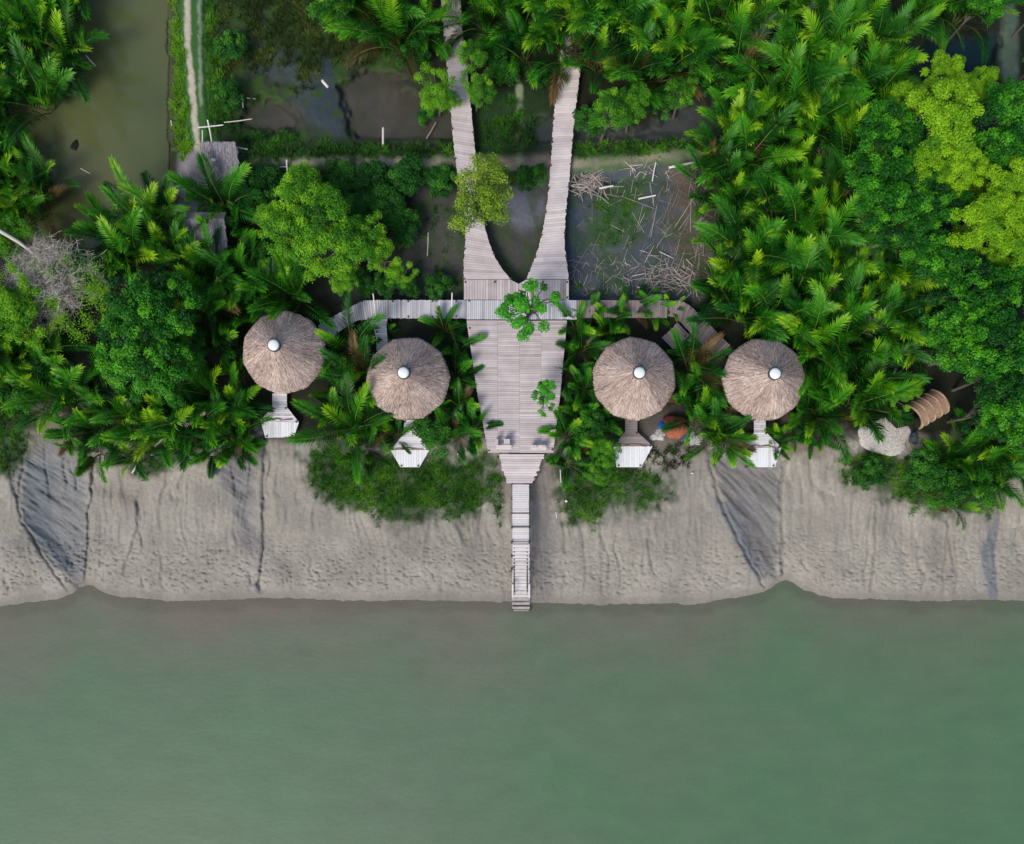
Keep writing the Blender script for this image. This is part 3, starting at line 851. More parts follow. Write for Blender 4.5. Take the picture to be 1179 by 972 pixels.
def build_decks():
    # --- central deck
    e = empty('wooden_deck', P(590, 460, 1.6), 'wide tapering deck of pinkish grey planks between the second and third huts', 'deck')
    mb = MB()
    seams = [500, 573, 598, 623, 700]
    poly = [(537, 369), (653, 369), (645, 455), (637, 521.5), (562, 521.5), (549, 450)]
    left = [(537, 368.5), (549, 450), (562, 521.5)]
    right = [(653, 368.5), (645, 455), (637, 521.5)]
    xl = lambda y: np.interp(y, [p[1] for p in left], [p[0] for p in left])
    xr = lambda y: np.interp(y, [p[1] for p in right], [p[0] for p in right])
    for a, b in zip(seams, seams[1:]):
        y = 368.5 + rnd.uniform(0, 1)
        while y < 521:
            h = rnd.uniform(2.0, 2.9)
            y2 = min(y + h, 521.5)
            x0, x1 = max(a, float(xl((y + y2) / 2))), min(b, float(xr((y + y2) / 2)))
            if x1 - x0 > 2:
                j = 0.22
                x0e = x0 + (0.08 if x0 == a else rnd.uniform(-j, j))
                x1e = x1 - (0.08 if x1 == b else rnd.uniform(-j, j))
                z = DZ + rnd.uniform(-0.008, 0.008)
                q = [P(px, py, z)[:2] for px, py in ((x0e, y2 - 0.14), (x1e, y2 - 0.14), (x1e, y + 0.14), (x0e, y + 0.14))]
                mb.prism(q, 0.03, z, min(1, max(0, rnd.gauss(0.58, 0.12))))
            y = y2
    part('decking', mb, M['deck'], e)
    mb = MB()
    planks_between(mb, [(573, 523), (583.5, 556.5)], [(627.5, 523), (613.5, 556.5)], DZ - 0.03, None, 0.14, tm=0.75, jag=0.12)
    o = part('tapered_landing', mb, M['deck'], e)
    o['label'] = 'paler tapered landing leading down to the jetty'
    mb = MB()
    for y in (375, 410, 445, 480, 515):
        beam(mb, P(float(xl(y)) + 1, y, DZ - 0.10), P(float(xr(y)) - 1, y, DZ - 0.10), 0.05)
    for x in (552, 575, 600, 625, 640):
        beam(mb, P(x, 374 if x not in (552,) else 372, DZ - 0.2), P(x, 518 if 565 < x < 636 else 440, DZ - 0.2), 0.05)
    part('joist_frame', mb, M['under'], e)
    posts(e, [(541, 378), (548, 430), (556, 480), (563, 519), (573, 526), (581, 553), (616, 553), (627, 526), (636, 518), (642, 475), (647, 430), (651, 378)], DZ - 0.05)
    # --- connector platform
    e = empty('connecting_platform', P(595, 334, 1.6), 'short platform of lengthwise planks joining both walkways to the crosswise boardwalk', 'deck')
    mb = MB()
    z = DZ + 0.02
    planks_poly(mb, [tuple(P(x, y, z)[:2]) for x, y in ((534, 345), (534, 322), (588, 322), (597, 327), (597, 345))], math.pi / 2, 0.15, z, tm=0.52)
    planks_poly(mb, [tuple(P(x, y, z)[:2]) for x, y in ((597.2, 345), (597.2, 327), (606, 322), (655, 322), (655, 345))], math.pi / 2, 0.15, z, tm=0.5)
    part('decking', mb, M['deck'], e)
    posts(e, [(536, 325), (536, 343), (570, 325), (597, 329), (625, 325), (653, 325), (653, 343)], DZ - 0.02)
    # --- walkways
    LW_L = smooth_line([(508, -60), (508, 0), (513, 60), (519, 130), (525, 190), (533, 235), (536, 270), (534, 300), (534, 321.5)])
    LW_R = smooth_line([(529, -60), (530, 0), (535, 60), (541, 110), (546, 165), (551, 215), (559, 265), (572, 300), (588, 321.5)])
    RW_L = smooth_line([(648, 30), (643, 90), (638, 130), (634, 190), (629, 240), (622, 278), (614, 302), (606, 321.5)])
    RW_R = smooth_line([(672, 30), (667, 90), (661, 140), (657, 190), (652, 240), (650, 275), (652, 300), (655, 321.5)])
    for nm, A, B, label in (('curved_walkway', LW_L, LW_R, 'long narrow plank walkway passing under two small trees, flaring at its lower end'),
                            ('curved_walkway', RW_L, RW_R, 'pale plank walkway emerging from palms beside the cane heap, flaring toward the deck')):
        e = empty(nm, P(A[20][0], A[20][1], 1.6), label, 'walkway', 'plank walkways')
        mb = MB()
        planks_between(mb, A, B, DZ, None, 0.14, tm=0.62 if A is LW_L else 0.80, ts=0.11, jag=0.05)
        part('decking', mb, M['deck'], e)
        mb = MB()
        for f in (0.15, 0.85):
            ln_ = [P(a[0] + (b[0] - a[0]) * f, a[1] + (b[1] - a[1]) * f, DZ - 0.09) for a, b in zip(resample(A, 30), resample(B, 30))]
            mb.tube(ln_, 0.05, 6, 0.4)
        part('joist_frame', mb, M['under'], e)
        pa, pb = resample(A, 12), resample(B, 12)
        posts(e, [p for p in pa if p[1] > -40] + [p for p in pb if p[1] > -40], DZ)
    # --- boardwalk to the left huts
    e = empty('side_boardwalk', P(470, 356, 1.6), 'grey boardwalk running from the deck to the two left thatched huts', 'boardwalk')
    mb = MB()
    z = DZ
    pp = lambda L: [tuple(P(x, y, z)[:2]) for x, y in L]
    planks_poly(mb, pp([(536.5, 345.6), (536.5, 366.6), (447, 366.6), (447, 345.6)]), math.pi / 2, 0.11, z, tm=0.6, ragged=0.02)
    planks_between(mb, [(446.6, 366.6), (428, 367), (410, 369.5), (397, 377), (377, 393)], [(446.6, 345.6), (434, 345.7), (418, 346), (396, 357.5), (366, 375)], z, None, 0.12, tm=0.52)
    planks_between(mb, [(424, 369.5), (430, 378), (433, 390), (434, 404)], [(446, 367), (445, 378), (446, 390), (447, 404)], z - 0.004, None, 0.12, tm=0.5)
    part('decking', mb, M['deck_grey'], e)
    posts(e, [(417, 347), (400, 357), (384, 366), (405, 373), (388, 383), (424, 368), (434, 382), (446, 372), (449, 367), (470, 347), (470, 365), (498, 347), (498, 365), (525, 347), (525, 365), (452, 347)], DZ + 0.02, 0.05)
    # --- band under the leafy tree, in front of the platform
    e = empty('cross_boardwalk', P(600, 357, 1.6), 'grey boardwalk band between the connecting platform and the wide deck', 'boardwalk')
    mb = MB()
    planks_poly(mb, pp([(537, 345.8), (664, 345.8), (664, 367.8), (537, 367.8)]), math.pi / 2, 0.11, z + 0.01, tm=0.62)
    part('decking', mb, M['deck_grey'], e)
    posts(e, [(540, 347), (540, 366), (660, 347), (660, 366), (600, 366), (600, 347)], DZ - 0.03, 0.05)
    # --- boardwalk to the right huts
    e = empty('side_boardwalk', P(740, 356, 1.6), 'brownish boardwalk half hidden by palms, forking to the two right thatched huts', 'boardwalk')
    mb = MB()
    planks_poly(mb, pp([(664.5, 345.8), (768, 345.8), (768, 366), (664.5, 366)]), math.pi / 2, 0.12, z, tm=0.55)
    planks_between(mb, [(768.4, 364), (778, 365), (792, 380), (825, 412)], [(768.4, 345.8), (784, 346), (797, 354), (841, 398)], z - 0.01, None, 0.13, tm=0.5)
    planks_between(mb, [(780, 371), (774, 378), (762, 389)], [(794, 386), (787, 392), (775, 402)], z - 0.045, None, 0.13, tm=0.5)
    part('decking', mb, M['deck_dark'], e)
    posts(e, [(690, 347), (690, 365), (720, 347), (720, 365), (750, 347), (750, 365), (796, 355), (815, 375), (840, 402), (825, 411), (804, 384), (772, 380), (789, 387)], DZ + 0.02, 0.05)
    # --- jetty
    e = empty('jetty', P(599, 620, 0.6), 'narrow bleached plank jetty running from the deck over the mud into the river', 'jetty')
    mb = MB()
    planks_between(mb, [(590, 558), (590, 626)], [(609, 558), (609, 626)], DZ - 0.05, DZ - 0.35, 0.10, tm=0.7, ts=0.12, jag=0.02)
    part('decking', mb, M['jetty'], e)
    ys = [627 + i * 4.1 for i in range(15)]
    for i, y in enumerate(ys):
        zz = DZ - 0.40 - i * 0.095
        mb = MB()
        planks_poly(mb, [tuple(P(x, yy, zz)[:2]) for x, yy in ((590, y), (609.6, y), (609.6, y + 3.7), (590, y + 3.7))], 0, 0.09, zz, tm=0.7, gap=0.008)
        part('step', mb, M['jetty'], e)
    for i, y in enumerate((688.5, 693.5, 698.5, 702.5)):
        zz = 0.42 - i * 0.10
        mb = MB()
        planks_poly(mb, [tuple(P(x, yy, zz)[:2]) for x, yy in ((589.6, y), (610, y), (610, y + (3.2 if i < 3 else 1.2)), (589.6, y + (3.2 if i < 3 else 1.2)))], 0, 0.12, zz, tm=0.35 - 0.05 * i)
        o = part('step', mb, M['jetty'], e)
        o['label'] = 'wet weathered bottom step'
    for x in (590.2, 609.4):
        mb = MB()
        c0, c1 = P(x, 673, 1.55), P(x, 688, 1.35)
        mb.box(((c0.x + c1.x) / 2, (c0.y + c1.y) / 2, 1.42), (0.09, abs(c0.y - c1.y), 0.06), 0.7)
        for y in (673.5, 687.5):
            q = P(x, y, 1.2)
            mb.box((q.x, q.y, 0.9), (0.06, 0.06, 1.0), 0.5)
        part('handrail', mb, M['jetty'], e)
    mb = MB()
    for y in (574, 591, 607, 624):
        beam(mb, P(588, y, DZ - 0.2), P(611, y, DZ - 0.2), 0.03)
    for x in (592, 607):
        mb.tube([P(x, 558, DZ - 0.12), P(x, 626, DZ - 0.42), P(x, 676, 0.75), P(x, 690, 0.25)], 0.04, 6, 0.4)
    part('bearer', mb, M['under'], e)
    posts(e, [(x, y) for y in (558, 574, 591, 608, 625) for x in (589.4, 609.6)], DZ - 0.2, 0.05)
    posts(e, [(x, y) for y in (641, 656) for x in (589.4, 610)], 1.55, 0.05)
    posts(e, [(x, 703) for x in (590, 609.5)], 0.2, 0.05)
    # --- benches on the deck
    for (x0, y0, x1, y1), back, label in (((571, 512.5, 589, 517.5), [(570, 505.5, 573.5, 511), (580, 505.5, 587, 510.5)], 'low plank bench with two blocks behind it, left side of the lower deck'),
                                          ((611, 513, 629.5, 518.5), [(612, 512.5, 618, 515.5), (623, 512.5, 628, 515.5)], 'low pale plank bench beside the lower right corner of the deck')):
        e = empty('plank_bench', P((x0 + x1) / 2, (y0 + y1) / 2, DZ + 0.01), label, 'bench')
        mb = MB()
        zz = DZ + 0.42
        planks_poly(mb, [tuple(P(x, y, zz)[:2]) for x, y in ((x0, y0), (x1, y0), (x1, y1), (x0, y1))], 0, 0.12, zz, tm=0.75)
        part('seat', mb, M['deck'], e)
        for x in (x0 + 2, x1 - 2):
            for y in (y0 + 1, y1 - 1):
                mb = MB()
                w = P(x, y, zz)
                mb.box((w.x, w.y, DZ + 0.2), (0.07, 0.07, 0.38), 0.4)
                part('leg', mb, M['deck'], e)
        for q in back:
            mb = MB()
            zb = DZ + 0.62
            a, b = P(q[0], q[1], zb), P(q[2], q[3], zb)
            n = 3
            for k in range(n):
                xx = a.x + (b.x - a.x) * (k + 0.5) / n
                mb.box((xx, (a.y + b.y) / 2, DZ + 0.32), ((b.x - a.x) / n * 0.86, abs(a.y - b.y), 0.6), 0.75)
            part('backrest', mb, M['deck'], e)


# ------------------------------------------------------------------ huts
def straw_quads(n, prof, rng, Lm=0.34, w=0.018, lift=0.055, sway=0.12):
    """straws lying down the slope of a profile [(r,z)...] from apex to eave"""
    pr = np.array([p[0] for p in prof])
    pz = np.array([p[1] for p in prof])
    r0 = np.sqrt(rng.random(n)) * (pr[-1] - 0.1) + 0.05
    az = rng.uniform(0, 2 * np.pi, n)
    L = Lm * rng.uniform(0.5, 1.3, n)
    r1 = np.minimum(r0 + L * 0.85, pr[-1] + rng.uniform(-0.01, 0.13, n))
    daz = rng.normal(0, sway, n) * L / np.maximum(r0, 0.3)
    z0 = np.interp(r0, pr, pz) + rng.uniform(0.006, lift * 0.6, n)
    z1 = np.interp(np.minimum(r1, pr[-1]), pr, pz) - np.maximum(r1 - pr[-1], 0) * 1.6 + rng.uniform(0.008, lift, n)
    az1 = az + daz
    wd = w * rng.uniform(0.6, 1.6, n)
    a0 = np.stack([np.cos(az) * r0, np.sin(az) * r0, z0], -1)
    a1 = np.stack([np.cos(az1) * r1, np.sin(az1) * r1, z1], -1)
    sd = np.stack([-np.sin(az), np.cos(az), rng.normal(0, 0.35, n)], -1) * wd[:, None]
    return np.stack([a0 - sd, a1 - sd * 0.7, a1 + sd * 0.7, a0 + sd], 1), az


HUTS = [(326, 405, (321.5, 484), 0.25, 'thatched round hut at the far left of the row, its white balcony over bare mud'),
        (469.5, 435.5, (472, 517.5), 0.0, 'thatched round hut second from left, beside the deck with grass below its balcony'),
        (730.5, 435.5, (728.8, 513.5), 0.32, 'thatched round hut third from left, next to the faded red tub'),
        (880.5, 436.5, (877.2, 515), -0.15, 'thatched round hut at the far right of the row, above the right gully')]


def build_huts():
    EZ, GZ, FZ = 2.05, 0.0, 0.45     # eave, ground and floor above the hut origin (ground about 1.6)
    base_z = 1.6
    Rr = 2.08

    def facet(w, n=10):
        q = np.mod(w, 2 * np.pi / n) - np.pi / n
        return 0.35 + 0.65 * np.cos(np.pi / n) / np.cos(q) * 1.025
    prof = [(0.10, 3.50), (0.4, 3.28), (0.85, 2.95), (1.3, 2.60), (1.7, 2.27), (Rr, 1.98)]
    roofs = []
    for vi in range(4):
        rng = np.random.default_rng(50 + vi)
        mb = MB()
        seg = 72
        wob = [1 + 0.012 * math.sin(2 * 2 * math.pi * k / seg + vi * 1.7) + 0.012 * math.sin(9 * 2 * math.pi * k / seg) + 0.018 * (rng.random() - 0.5) for k in range(seg)]
        rings = prof + [(Rr - 0.02, 1.88), (Rr - 0.25, 1.98), (0.85, 2.80)]
        vs, fs = [], []
        for r, z in rings:
            for k in range(seg):
                w = 2 * math.pi * k / seg
                corner = float(facet(w)) * (wob[k] if r > 1.8 else 1)
                vs.append((math.cos(w) * r * corner, math.sin(w) * r * corner, z + 0.02 * (rng.random() - 0.5) + 0.02 * math.sin(3 * w + vi * 2) * r / Rr))
        for i in range(len(rings) - 1):
            for k in range(seg):
                k2 = (k + 1) % seg
                fs.append((i * seg + k, i * seg + k2, (i + 1) * seg + k2, (i + 1) * seg + k))
        mb.add(vs, [tuple(reversed(f)) for f in fs], 0.3)
        Q, az = straw_quads(24000, prof, rng, 0.36, 0.0125, 0.05, 0.10)
        aw = np.arctan2(Q[:, :, 1], Q[:, :, 0])
        Q[:, :, :2] *= facet(aw)[..., None]
        Q[:, :, 2] += 0.02 * np.sin(3 * aw + vi * 2) * np.hypot(Q[:, :, 0], Q[:, :, 1]) / Rr + 0.012
        t = 0.42 + 0.07 * np.sin(az * 3 + vi) + 0.25 * (fbm(Q[:, 0, 0] * 1.6 + 9 * vi + 20, Q[:, 0, 1] * 1.6 + 20, 500 + vi, 3) - 0.5) + rng.normal(0, 0.20, len(Q))
        stripe = 0.18 * (np.interp(np.mod(az * 60, 60 * 2 * np.pi) % 60, np.arange(61), np.random.default_rng(9).normal(0, 1, 61)))
        t = t + stripe * 0.6
        n0 = len(mb.v)
        mb.v += [tuple(v) for v in Q.reshape(-1, 3)]
        mb.f += [(n0 + 4 * i, n0 + 4 * i + 1, n0 + 4 * i + 2, n0 + 4 * i + 3) for i in range(len(Q))]
        mb.t += list(np.clip(t, 0, 1))
        roofs.append(mb.mesh('roof', M['thatch']))
    # shared meshes
    mb = MB()
    ring = [(math.cos(2 * math.pi * k / 10) * 1.66, math.sin(2 * math.pi * k / 10) * 1.66) for k in range(10)]
    planks_poly(mb, ring, 0, 0.13, FZ)
    floor_me = mb.mesh('floor', M['deck'])
    mb = MB()
    mb.lathe([(1.78, 1.96), (1.86, 1.96), (1.86, 1.84), (1.78, 1.84), (1.78, 1.96)], 20, 0.6)
    fascia_me = mb.mesh('eave_ring', M['fascia'])
    mb = MB()
    mb.lathe([(0.33, 3.18), (0.335, 3.52), (0.30, 3.55), (0.26, 3.53)], 24, 0.4)
    collar_me = mb.mesh('collar', M['collar'])
    mb = MB()
    mb.lathe([(0.285, 3.52), (0.28, 3.57), (0.22, 3.62), (0.12, 3.645), (0.001, 3.65)], 24, 0.6)
    dome_me = mb.mesh('dome', M['dome'], smooth=True)
    mb = MB()
    for k in range(10):
        a, b = ring[k], ring[(k + 1) % 10]
        if k in (2, 7):
            continue
        for zz in (0.85, 1.25):
            mb.tube([(a[0], a[1], zz), (b[0], b[1], zz)], 0.03, 6, 0.4)
    rail_me = mb.mesh('railing', M['under'])
    for i, (cx, cy, (dx, dy), rot, label) in enumerate(HUTS):
        c = P(cx, cy, base_z + 2.0)
        e = empty('thatched_hut', (c.x, c.y, base_z), label, 'hut', 'thatched huts')
        roof = link('roof', roofs[i], e)
        roof.rotation_euler.z = rot + i * 1.3
        sky = link('skylight', collar_me, roof)
        link('dome', dome_me, roof).name = 'skylight_dome'
        link('floor', floor_me, e)
        link('eave_ring', fascia_me, e)
        link('railing', rail_me, e)
        for k in range(0, 10):
            p = link('post', POST, e)
            p.location = (ring[k][0], ring[k][1], -0.5)
            p.scale = (0.06, 0.06, 2.5 + 0.0)
        # balcony: neck, grey upper half and white lower half; outline in photo pixels at deck height
        z = 2.03
        o = P(dx, dy, z)
        off = Vector((o.x, o.y, 0)) - Vector((c.x, c.y, 0))
        hexp = {0: [(-8, -34), (8.5, -34), (9, -15), (22.5, 2), (17, 19.5), (-16, 20), (-21.5, 0)],
                1: [(-6.5, -34), (9, -34), (9, -17), (22.5, 0), (11, 20.5), (-11, 20.5), (-22.5, 0)],
                2: [(-9, -34), (5, -34), (5, -16), (22.5, 0), (9.5, 24.5), (-19, 24.5), (-22.5, 0)],
                3: [(-9, -34), (4, -34), (5, -17), (22.5, 0), (15, 23), (-13.5, 23), (-22.5, 0)]}[i]
        up = [hexp[0], hexp[1], hexp[2], hexp[3], hexp[6]]
        k_ = S * (H - z) / H
        loc = lambda q: (off.x + q[0] * k_, off.y - q[1] * k_)
        zl = z - base_z
        neck = [hexp[0], hexp[1], hexp[2], (hexp[0][0] if i != 1 else -7.5, hexp[2][1])]
        upper = [neck[3], hexp[2], hexp[3], hexp[6]]
        lower = [(hexp[6][0], 0.6), (hexp[3][0], hexp[3][1] + 0.4), hexp[4], hexp[5]]
        mat_up = M['deck_dark'] if i == 2 else M['white_boards']
        mb = MB()
        planks_poly(mb, [loc(q) for q in neck], 0, 0.14, zl, tm=0.45 if i != 2 else 0.75)
        bal = link('balcony', mb.mesh('balcony', mat_up), e)
        mb = MB()
        planks_poly(mb, [loc(q) for q in upper], 0, 0.12, zl, tm=0.5 if i != 2 else 0.8, ts=0.14)
        link('upper_boards', mb.mesh('upper_boards', mat_up), bal)
        mb = MB()
        planks_poly(mb, [loc(q) for q in lower], math.pi / 2, 0.14, zl + 0.004, tm=0.72, ts=0.14, gap=0.010)
        link('lower_boards', mb.mesh('lower_boards', M['white_boards']), bal)
        mb = MB()
        a, b = loc((hexp[6][0] - (1 if i else 3), -0.4)), loc((hexp[3][0] - 8, 0.5))
        for k in range(6):
            t0, t1 = k / 6, (k + 1) / 6 + 0.02
            yy = rnd.uniform(-0.05, 0.08)
            mb.tube([(a[0] + (b[0] - a[0]) * t0, a[1] + yy, zl + 0.05), (a[0] + (b[0] - a[0]) * t1, a[1] + yy + rnd.uniform(-.05, .05), zl + 0.05)], 0.025, 6, rnd.random())
        link('rusty_rail', mb.mesh('rusty_rail', M['rust']), bal)
        for q in (hexp[1], hexp[2], hexp[3], hexp[4], hexp[5], hexp[6], hexp[0]):
            p = link('post', POST, bal)
            q2 = (q[0] * 0.88, q[1] * 0.93)
            xy = loc(q2)
            p.location = (xy[0], xy[1], -1.0)
            p.scale = (0.055, 0.055, 1.0 + zl + 0.07)
        mb = MB()
        for q0, q1 in ((hexp[5], hexp[4]), (hexp[6], hexp[3]), (hexp[6], hexp[5]), (hexp[3], hexp[4])):
            mb.tube([loc((q0[0] * .94, q0[1] * .94)) + (zl - 0.09,), loc((q1[0] * .94, q1[1] * .94)) + (zl - 0.09,)], 0.045, 6, 0.5)
        link('joist_frame', mb.mesh('joist_frame', M['under']), bal)


# ------------------------------------------------------------------ plants
def palm_meshes(seed, nf=11, L=3.3, el_hi=82, el_lo=40, wl=0.62):
    rng = np.random.default_rng(seed)
    quads, tints = [], []
    st = MB()
    for i in range(nf):
        u = i / (nf - 1)
        az = i * 2.39996 + rng.normal(0, 0.25)
        el = R(el_hi + (el_lo - el_hi) * u + rng.normal(0, 5))
        ln = L * (0.85 + 0.25 * math.sin(math.pi * (0.25 + 0.6 * u))) * rng.uniform(0.85, 1.12)
        drop = R(rng.uniform(40, 80) + 12 * u)
        twist = rng.normal(0, 0.35)
        dry = rng.random() < 0.035 and u > 0.6
        tb = rng.uniform(0.12, 0.54) + 0.26 * (0.65 - u)  # younger inner fronds brighter; gap shade painted into the lower ones
        n = 26
        p = np.array([math.cos(az) * 0.10, math.sin(az) * 0.10, 0.0])
        pts, tans, ups = [], [], []
        bend = rng.normal(0, 0.25)
        for k in range(n + 1):
            t = k / n
            e = el - drop * t ** 1.6
            a = az + bend * t * t
            d = np.array([math.cos(a) * math.cos(e), math.sin(a) * math.cos(e), math.sin(e)])
            pts.append(p.copy())
            tans.append(d)
            p = p + d * ln / n
        rad = [0.035 * (1 - 0.8 * k / n) + 0.004 for k in range(n + 1)]
        st.tube([pts[k] for k in range(0, n + 1, 3)], [rad[k] for k in range(0, n + 1, 3)], 4, 0.5 + 0.3 * rng.random(), False)
        m = 46
        for k in range(m):
            t = 0.20 + 0.80 * (k + 0.5) / m
            f = t * n
            j = min(int(f), n - 1)
            q = pts[j] + (pts[j + 1] - pts[j]) * (f - j)
            d = tans[j]
            side = np.cross(d, (0, 0, 1.0))
            if np.linalg.norm(side) < 0.05:
                side = np.array([-math.sin(az), math.cos(az), 0])
            side /= np.linalg.norm(side)
            up = np.cross(side, d)
            side = side * math.cos(twist) + up * math.sin(twist)
            up = np.cross(side, d)
            s = (t - 0.20) / 0.80
            ll = wl * (0.45 + 0.75 * math.sin(math.pi * min(1, 0.18 + 0.70 * s))) * (1.0 if s < 0.9 else 0.8)
            ang = R(62 - 42 * s)
            for sg in (-1, 1):
                dd = d * math.cos(ang) + side * sg * math.sin(ang) + up * rng.uniform(0.12, 0.42)
                dd /= np.linalg.norm(dd)
                l2 = ll * rng.uniform(0.85, 1.12)
                mid = q + dd * l2 * 0.5
                dd2 = dd + np.array([0, 0, -rng.uniform(0.25, 0.7)])
                dd2 /= np.linalg.norm(dd2)
                tip = mid + dd2 * l2 * 0.5
                wv = np.cross(dd, up)
                wv = wv / (np.linalg.norm(wv) + 1e-9) * 0.025
                quads.append([q - wv * 0.5, q + wv * 0.5, mid + wv, mid - wv])
                quads.append([mid - wv, mid + wv, tip + wv * 0.12, tip - wv * 0.12])
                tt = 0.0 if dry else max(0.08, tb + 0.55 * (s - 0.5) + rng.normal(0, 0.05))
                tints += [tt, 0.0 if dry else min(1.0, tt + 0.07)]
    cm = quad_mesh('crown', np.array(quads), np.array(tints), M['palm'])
    return cm, st.mesh('stem', M['stalk'])


def broadleaf_meshes(seed, mat, Rr=2.0, Ht=4.0, ncl=26, cr=0.55, nl=170, leaf=0.11, flat=0.55, tint=0.5, ts=0.18, airy=False, up=0.6):
    rng = np.random.default_rng(seed)
    lobes = rng.uniform(0, 2 * np.pi, 3)
    cen = []
    tries = 0
    while len(cen) < ncl and tries < 4000:
        tries += 1
        a = rng.uniform(0, 2 * np.pi)
        lob = 0.78 + 0.14 * math.cos(2 * a + lobes[0]) + 0.12 * math.cos(3 * a + lobes[1]) + 0.08 * math.cos(5 * a + lobes[2])
        rr = math.sqrt(rng.random()) * Rr * lob
        zz = flat * Rr * math.sqrt(max(0, 1 - (rr / Rr) ** 2)) * rng.uniform(0.55, 1.0) - rng.random() * 0.25 * Rr
        c = np.array([math.cos(a) * rr, math.sin(a) * rr, Ht + zz])
        if all(np.linalg.norm(c - o) > cr * 0.8 for o in cen):
            cen.append(c)
    V, T = [], []
    tr = MB()
    h0 = Ht - 0.25 * Rr
    bend = rng.normal(0, 0.15, 2)
    trunk = [(0, 0, -0.5), (bend[0] * .5, bend[1] * .5, h0 * 0.4), (bend[0], bend[1], h0 * 0.8)]
    tr.tube(trunk, [0.11 * Rr / 2 + 0.03, 0.085 * Rr / 2 + 0.02, 0.06 * Rr / 2 + 0.02], 7, 0.4)
    for ci, c in enumerate(cen):
        r = cr * rng.uniform(0.75, 1.25)
        n = int(nl * (r / cr) ** 2)
        d = rng.normal(0, 1, (n, 3))
        d /= np.linalg.norm(d, axis=1)[:, None]
        d[:, 2] = np.where(d[:, 2] < -0.35, -d[:, 2], d[:, 2])
        rad = r * (rng.random(n) ** 0.45)
        pos = c + d * rad[:, None] * np.array([1, 1, 0.75])
        nor = d * (1 - up) + np.array([0, 0, up]) + rng.normal(0, 0.35, (n, 3))
        nor /= np.linalg.norm(nor, axis=1)[:, None]
        a = rng.normal(0, 1, (n, 3))
        a -= nor * np.sum(a * nor, 1)[:, None]
        a /= np.linalg.norm(a, axis=1)[:, None]
        b = np.cross(nor, a)
        sz = leaf * rng.uniform(0.65, 1.3, n)[:, None]
        V.append(np.stack([pos - a * sz, pos - b * sz * 0.5 + nor * 0.1 * sz, pos + a * sz, pos + b * sz * 0.5 + nor * 0.1 * sz], 1))
        ct = tint + rng.normal(0, ts)
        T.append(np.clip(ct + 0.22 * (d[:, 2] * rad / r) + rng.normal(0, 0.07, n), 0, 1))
        if airy or ci % 3 == 0:
            s0 = Vector((bend[0], bend[1], h0 * 0.8)) if ci % 2 else Vector((bend[0] * .6, bend[1] * .6, h0 * 0.5))
            m = (s0 + Vector(c)) / 2 + Vector((rng.normal(0, 0.12), rng.normal(0, 0.12), rng.uniform(-0.05, 0.25)))
            tr.tube([s0, m, Vector(c) + Vector((0, 0, r * 0.4 if airy else 0))], [0.05, 0.032, 0.012], 5, 0.65 if airy else 0.4)
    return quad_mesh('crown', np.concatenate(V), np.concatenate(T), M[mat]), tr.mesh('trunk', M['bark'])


ORD = ['', 'second ', 'third ', 'fourth ', 'fifth ', 'sixth ', 'seventh ', 'eighth ', 'ninth ', 'tenth ', 'eleventh ', 'twelfth ', 'thirteenth ', 'fourteenth ', 'fifteenth ', 'sixteenth ']
MARKS = {'leftmost thatched hut': (326, 405), 'second thatched hut': (469, 435), 'third thatched hut': (730, 435), 'rightmost thatched hut': (880, 436),
         'olive canal': (150, 120), 'wide deck': (600, 450), 'bare twig shrub': (85, 330), 'grey shack roof': (235, 268), 'brown arched awning': (1072, 470),
         'long left walkway': (525, 40), 'pale right walkway': (655, 90), 'cane heap': (685, 208), 'blue pond': (1100, 70), 'pale sand heap': (1018, 503),
         'drifted stick heap': (760, 320), 'yellow-green tree crown': (1090, 140), 'feathery yellowish tree': (550, 222), 'brown marsh pond': (455, 130)}
CAND = []     # (object, px, py, noun)


def place_label(noun_list):
    """one label each: bearing from the nearest landmark and rank along that bearing"""
    names = ['right of', 'below and right of', 'below', 'below and left of', 'left of', 'above and left of', 'above', 'above and right of']
    buckets = {}
    for o, x, y, noun in noun_list:
        mk = min(MARKS, key=lambda k: math.dist(MARKS[k], (x, y)))
        dx, dy = x - MARKS[mk][0], y - MARKS[mk][1]
        sec = int(((math.degrees(math.atan2(dy, dx)) + 360 + 22.5) % 360) // 45)
        buckets.setdefault((noun, mk, sec), []).append((math.hypot(dx, dy), o))
    for (noun, mk, sec), L in buckets.items():
        L.sort(key=lambda q: q[0])
        for i, (d, o) in enumerate(L):
            o['label'] = f"{noun} {names[sec]} the {mk}, {ORD[min(i, len(ORD) - 1)]}nearest to it"


def scatter(poly, spacing, seed, avoid=()):
    rg = random.Random(seed)
    xs, ys = [p[0] for p in poly], [p[1] for p in poly]
    pts = []
    arr = np.array
    for _ in range(6000):
        x, y = rg.uniform(min(xs), max(xs)), rg.uniform(min(ys), max(ys))
        if sdist(poly, arr([x]), arr([y]))[0] < 0:
            continue
        if any((x - a) ** 2 + (y - b) ** 2 < (spacing * rg.uniform(0.85, 1.15)) ** 2 for a, b in pts):
            continue
        if any((x - a) ** 2 + (y - b) ** 2 < r * r for a, b, r in avoid):
            continue
        pts.append((x, y))
    return pts


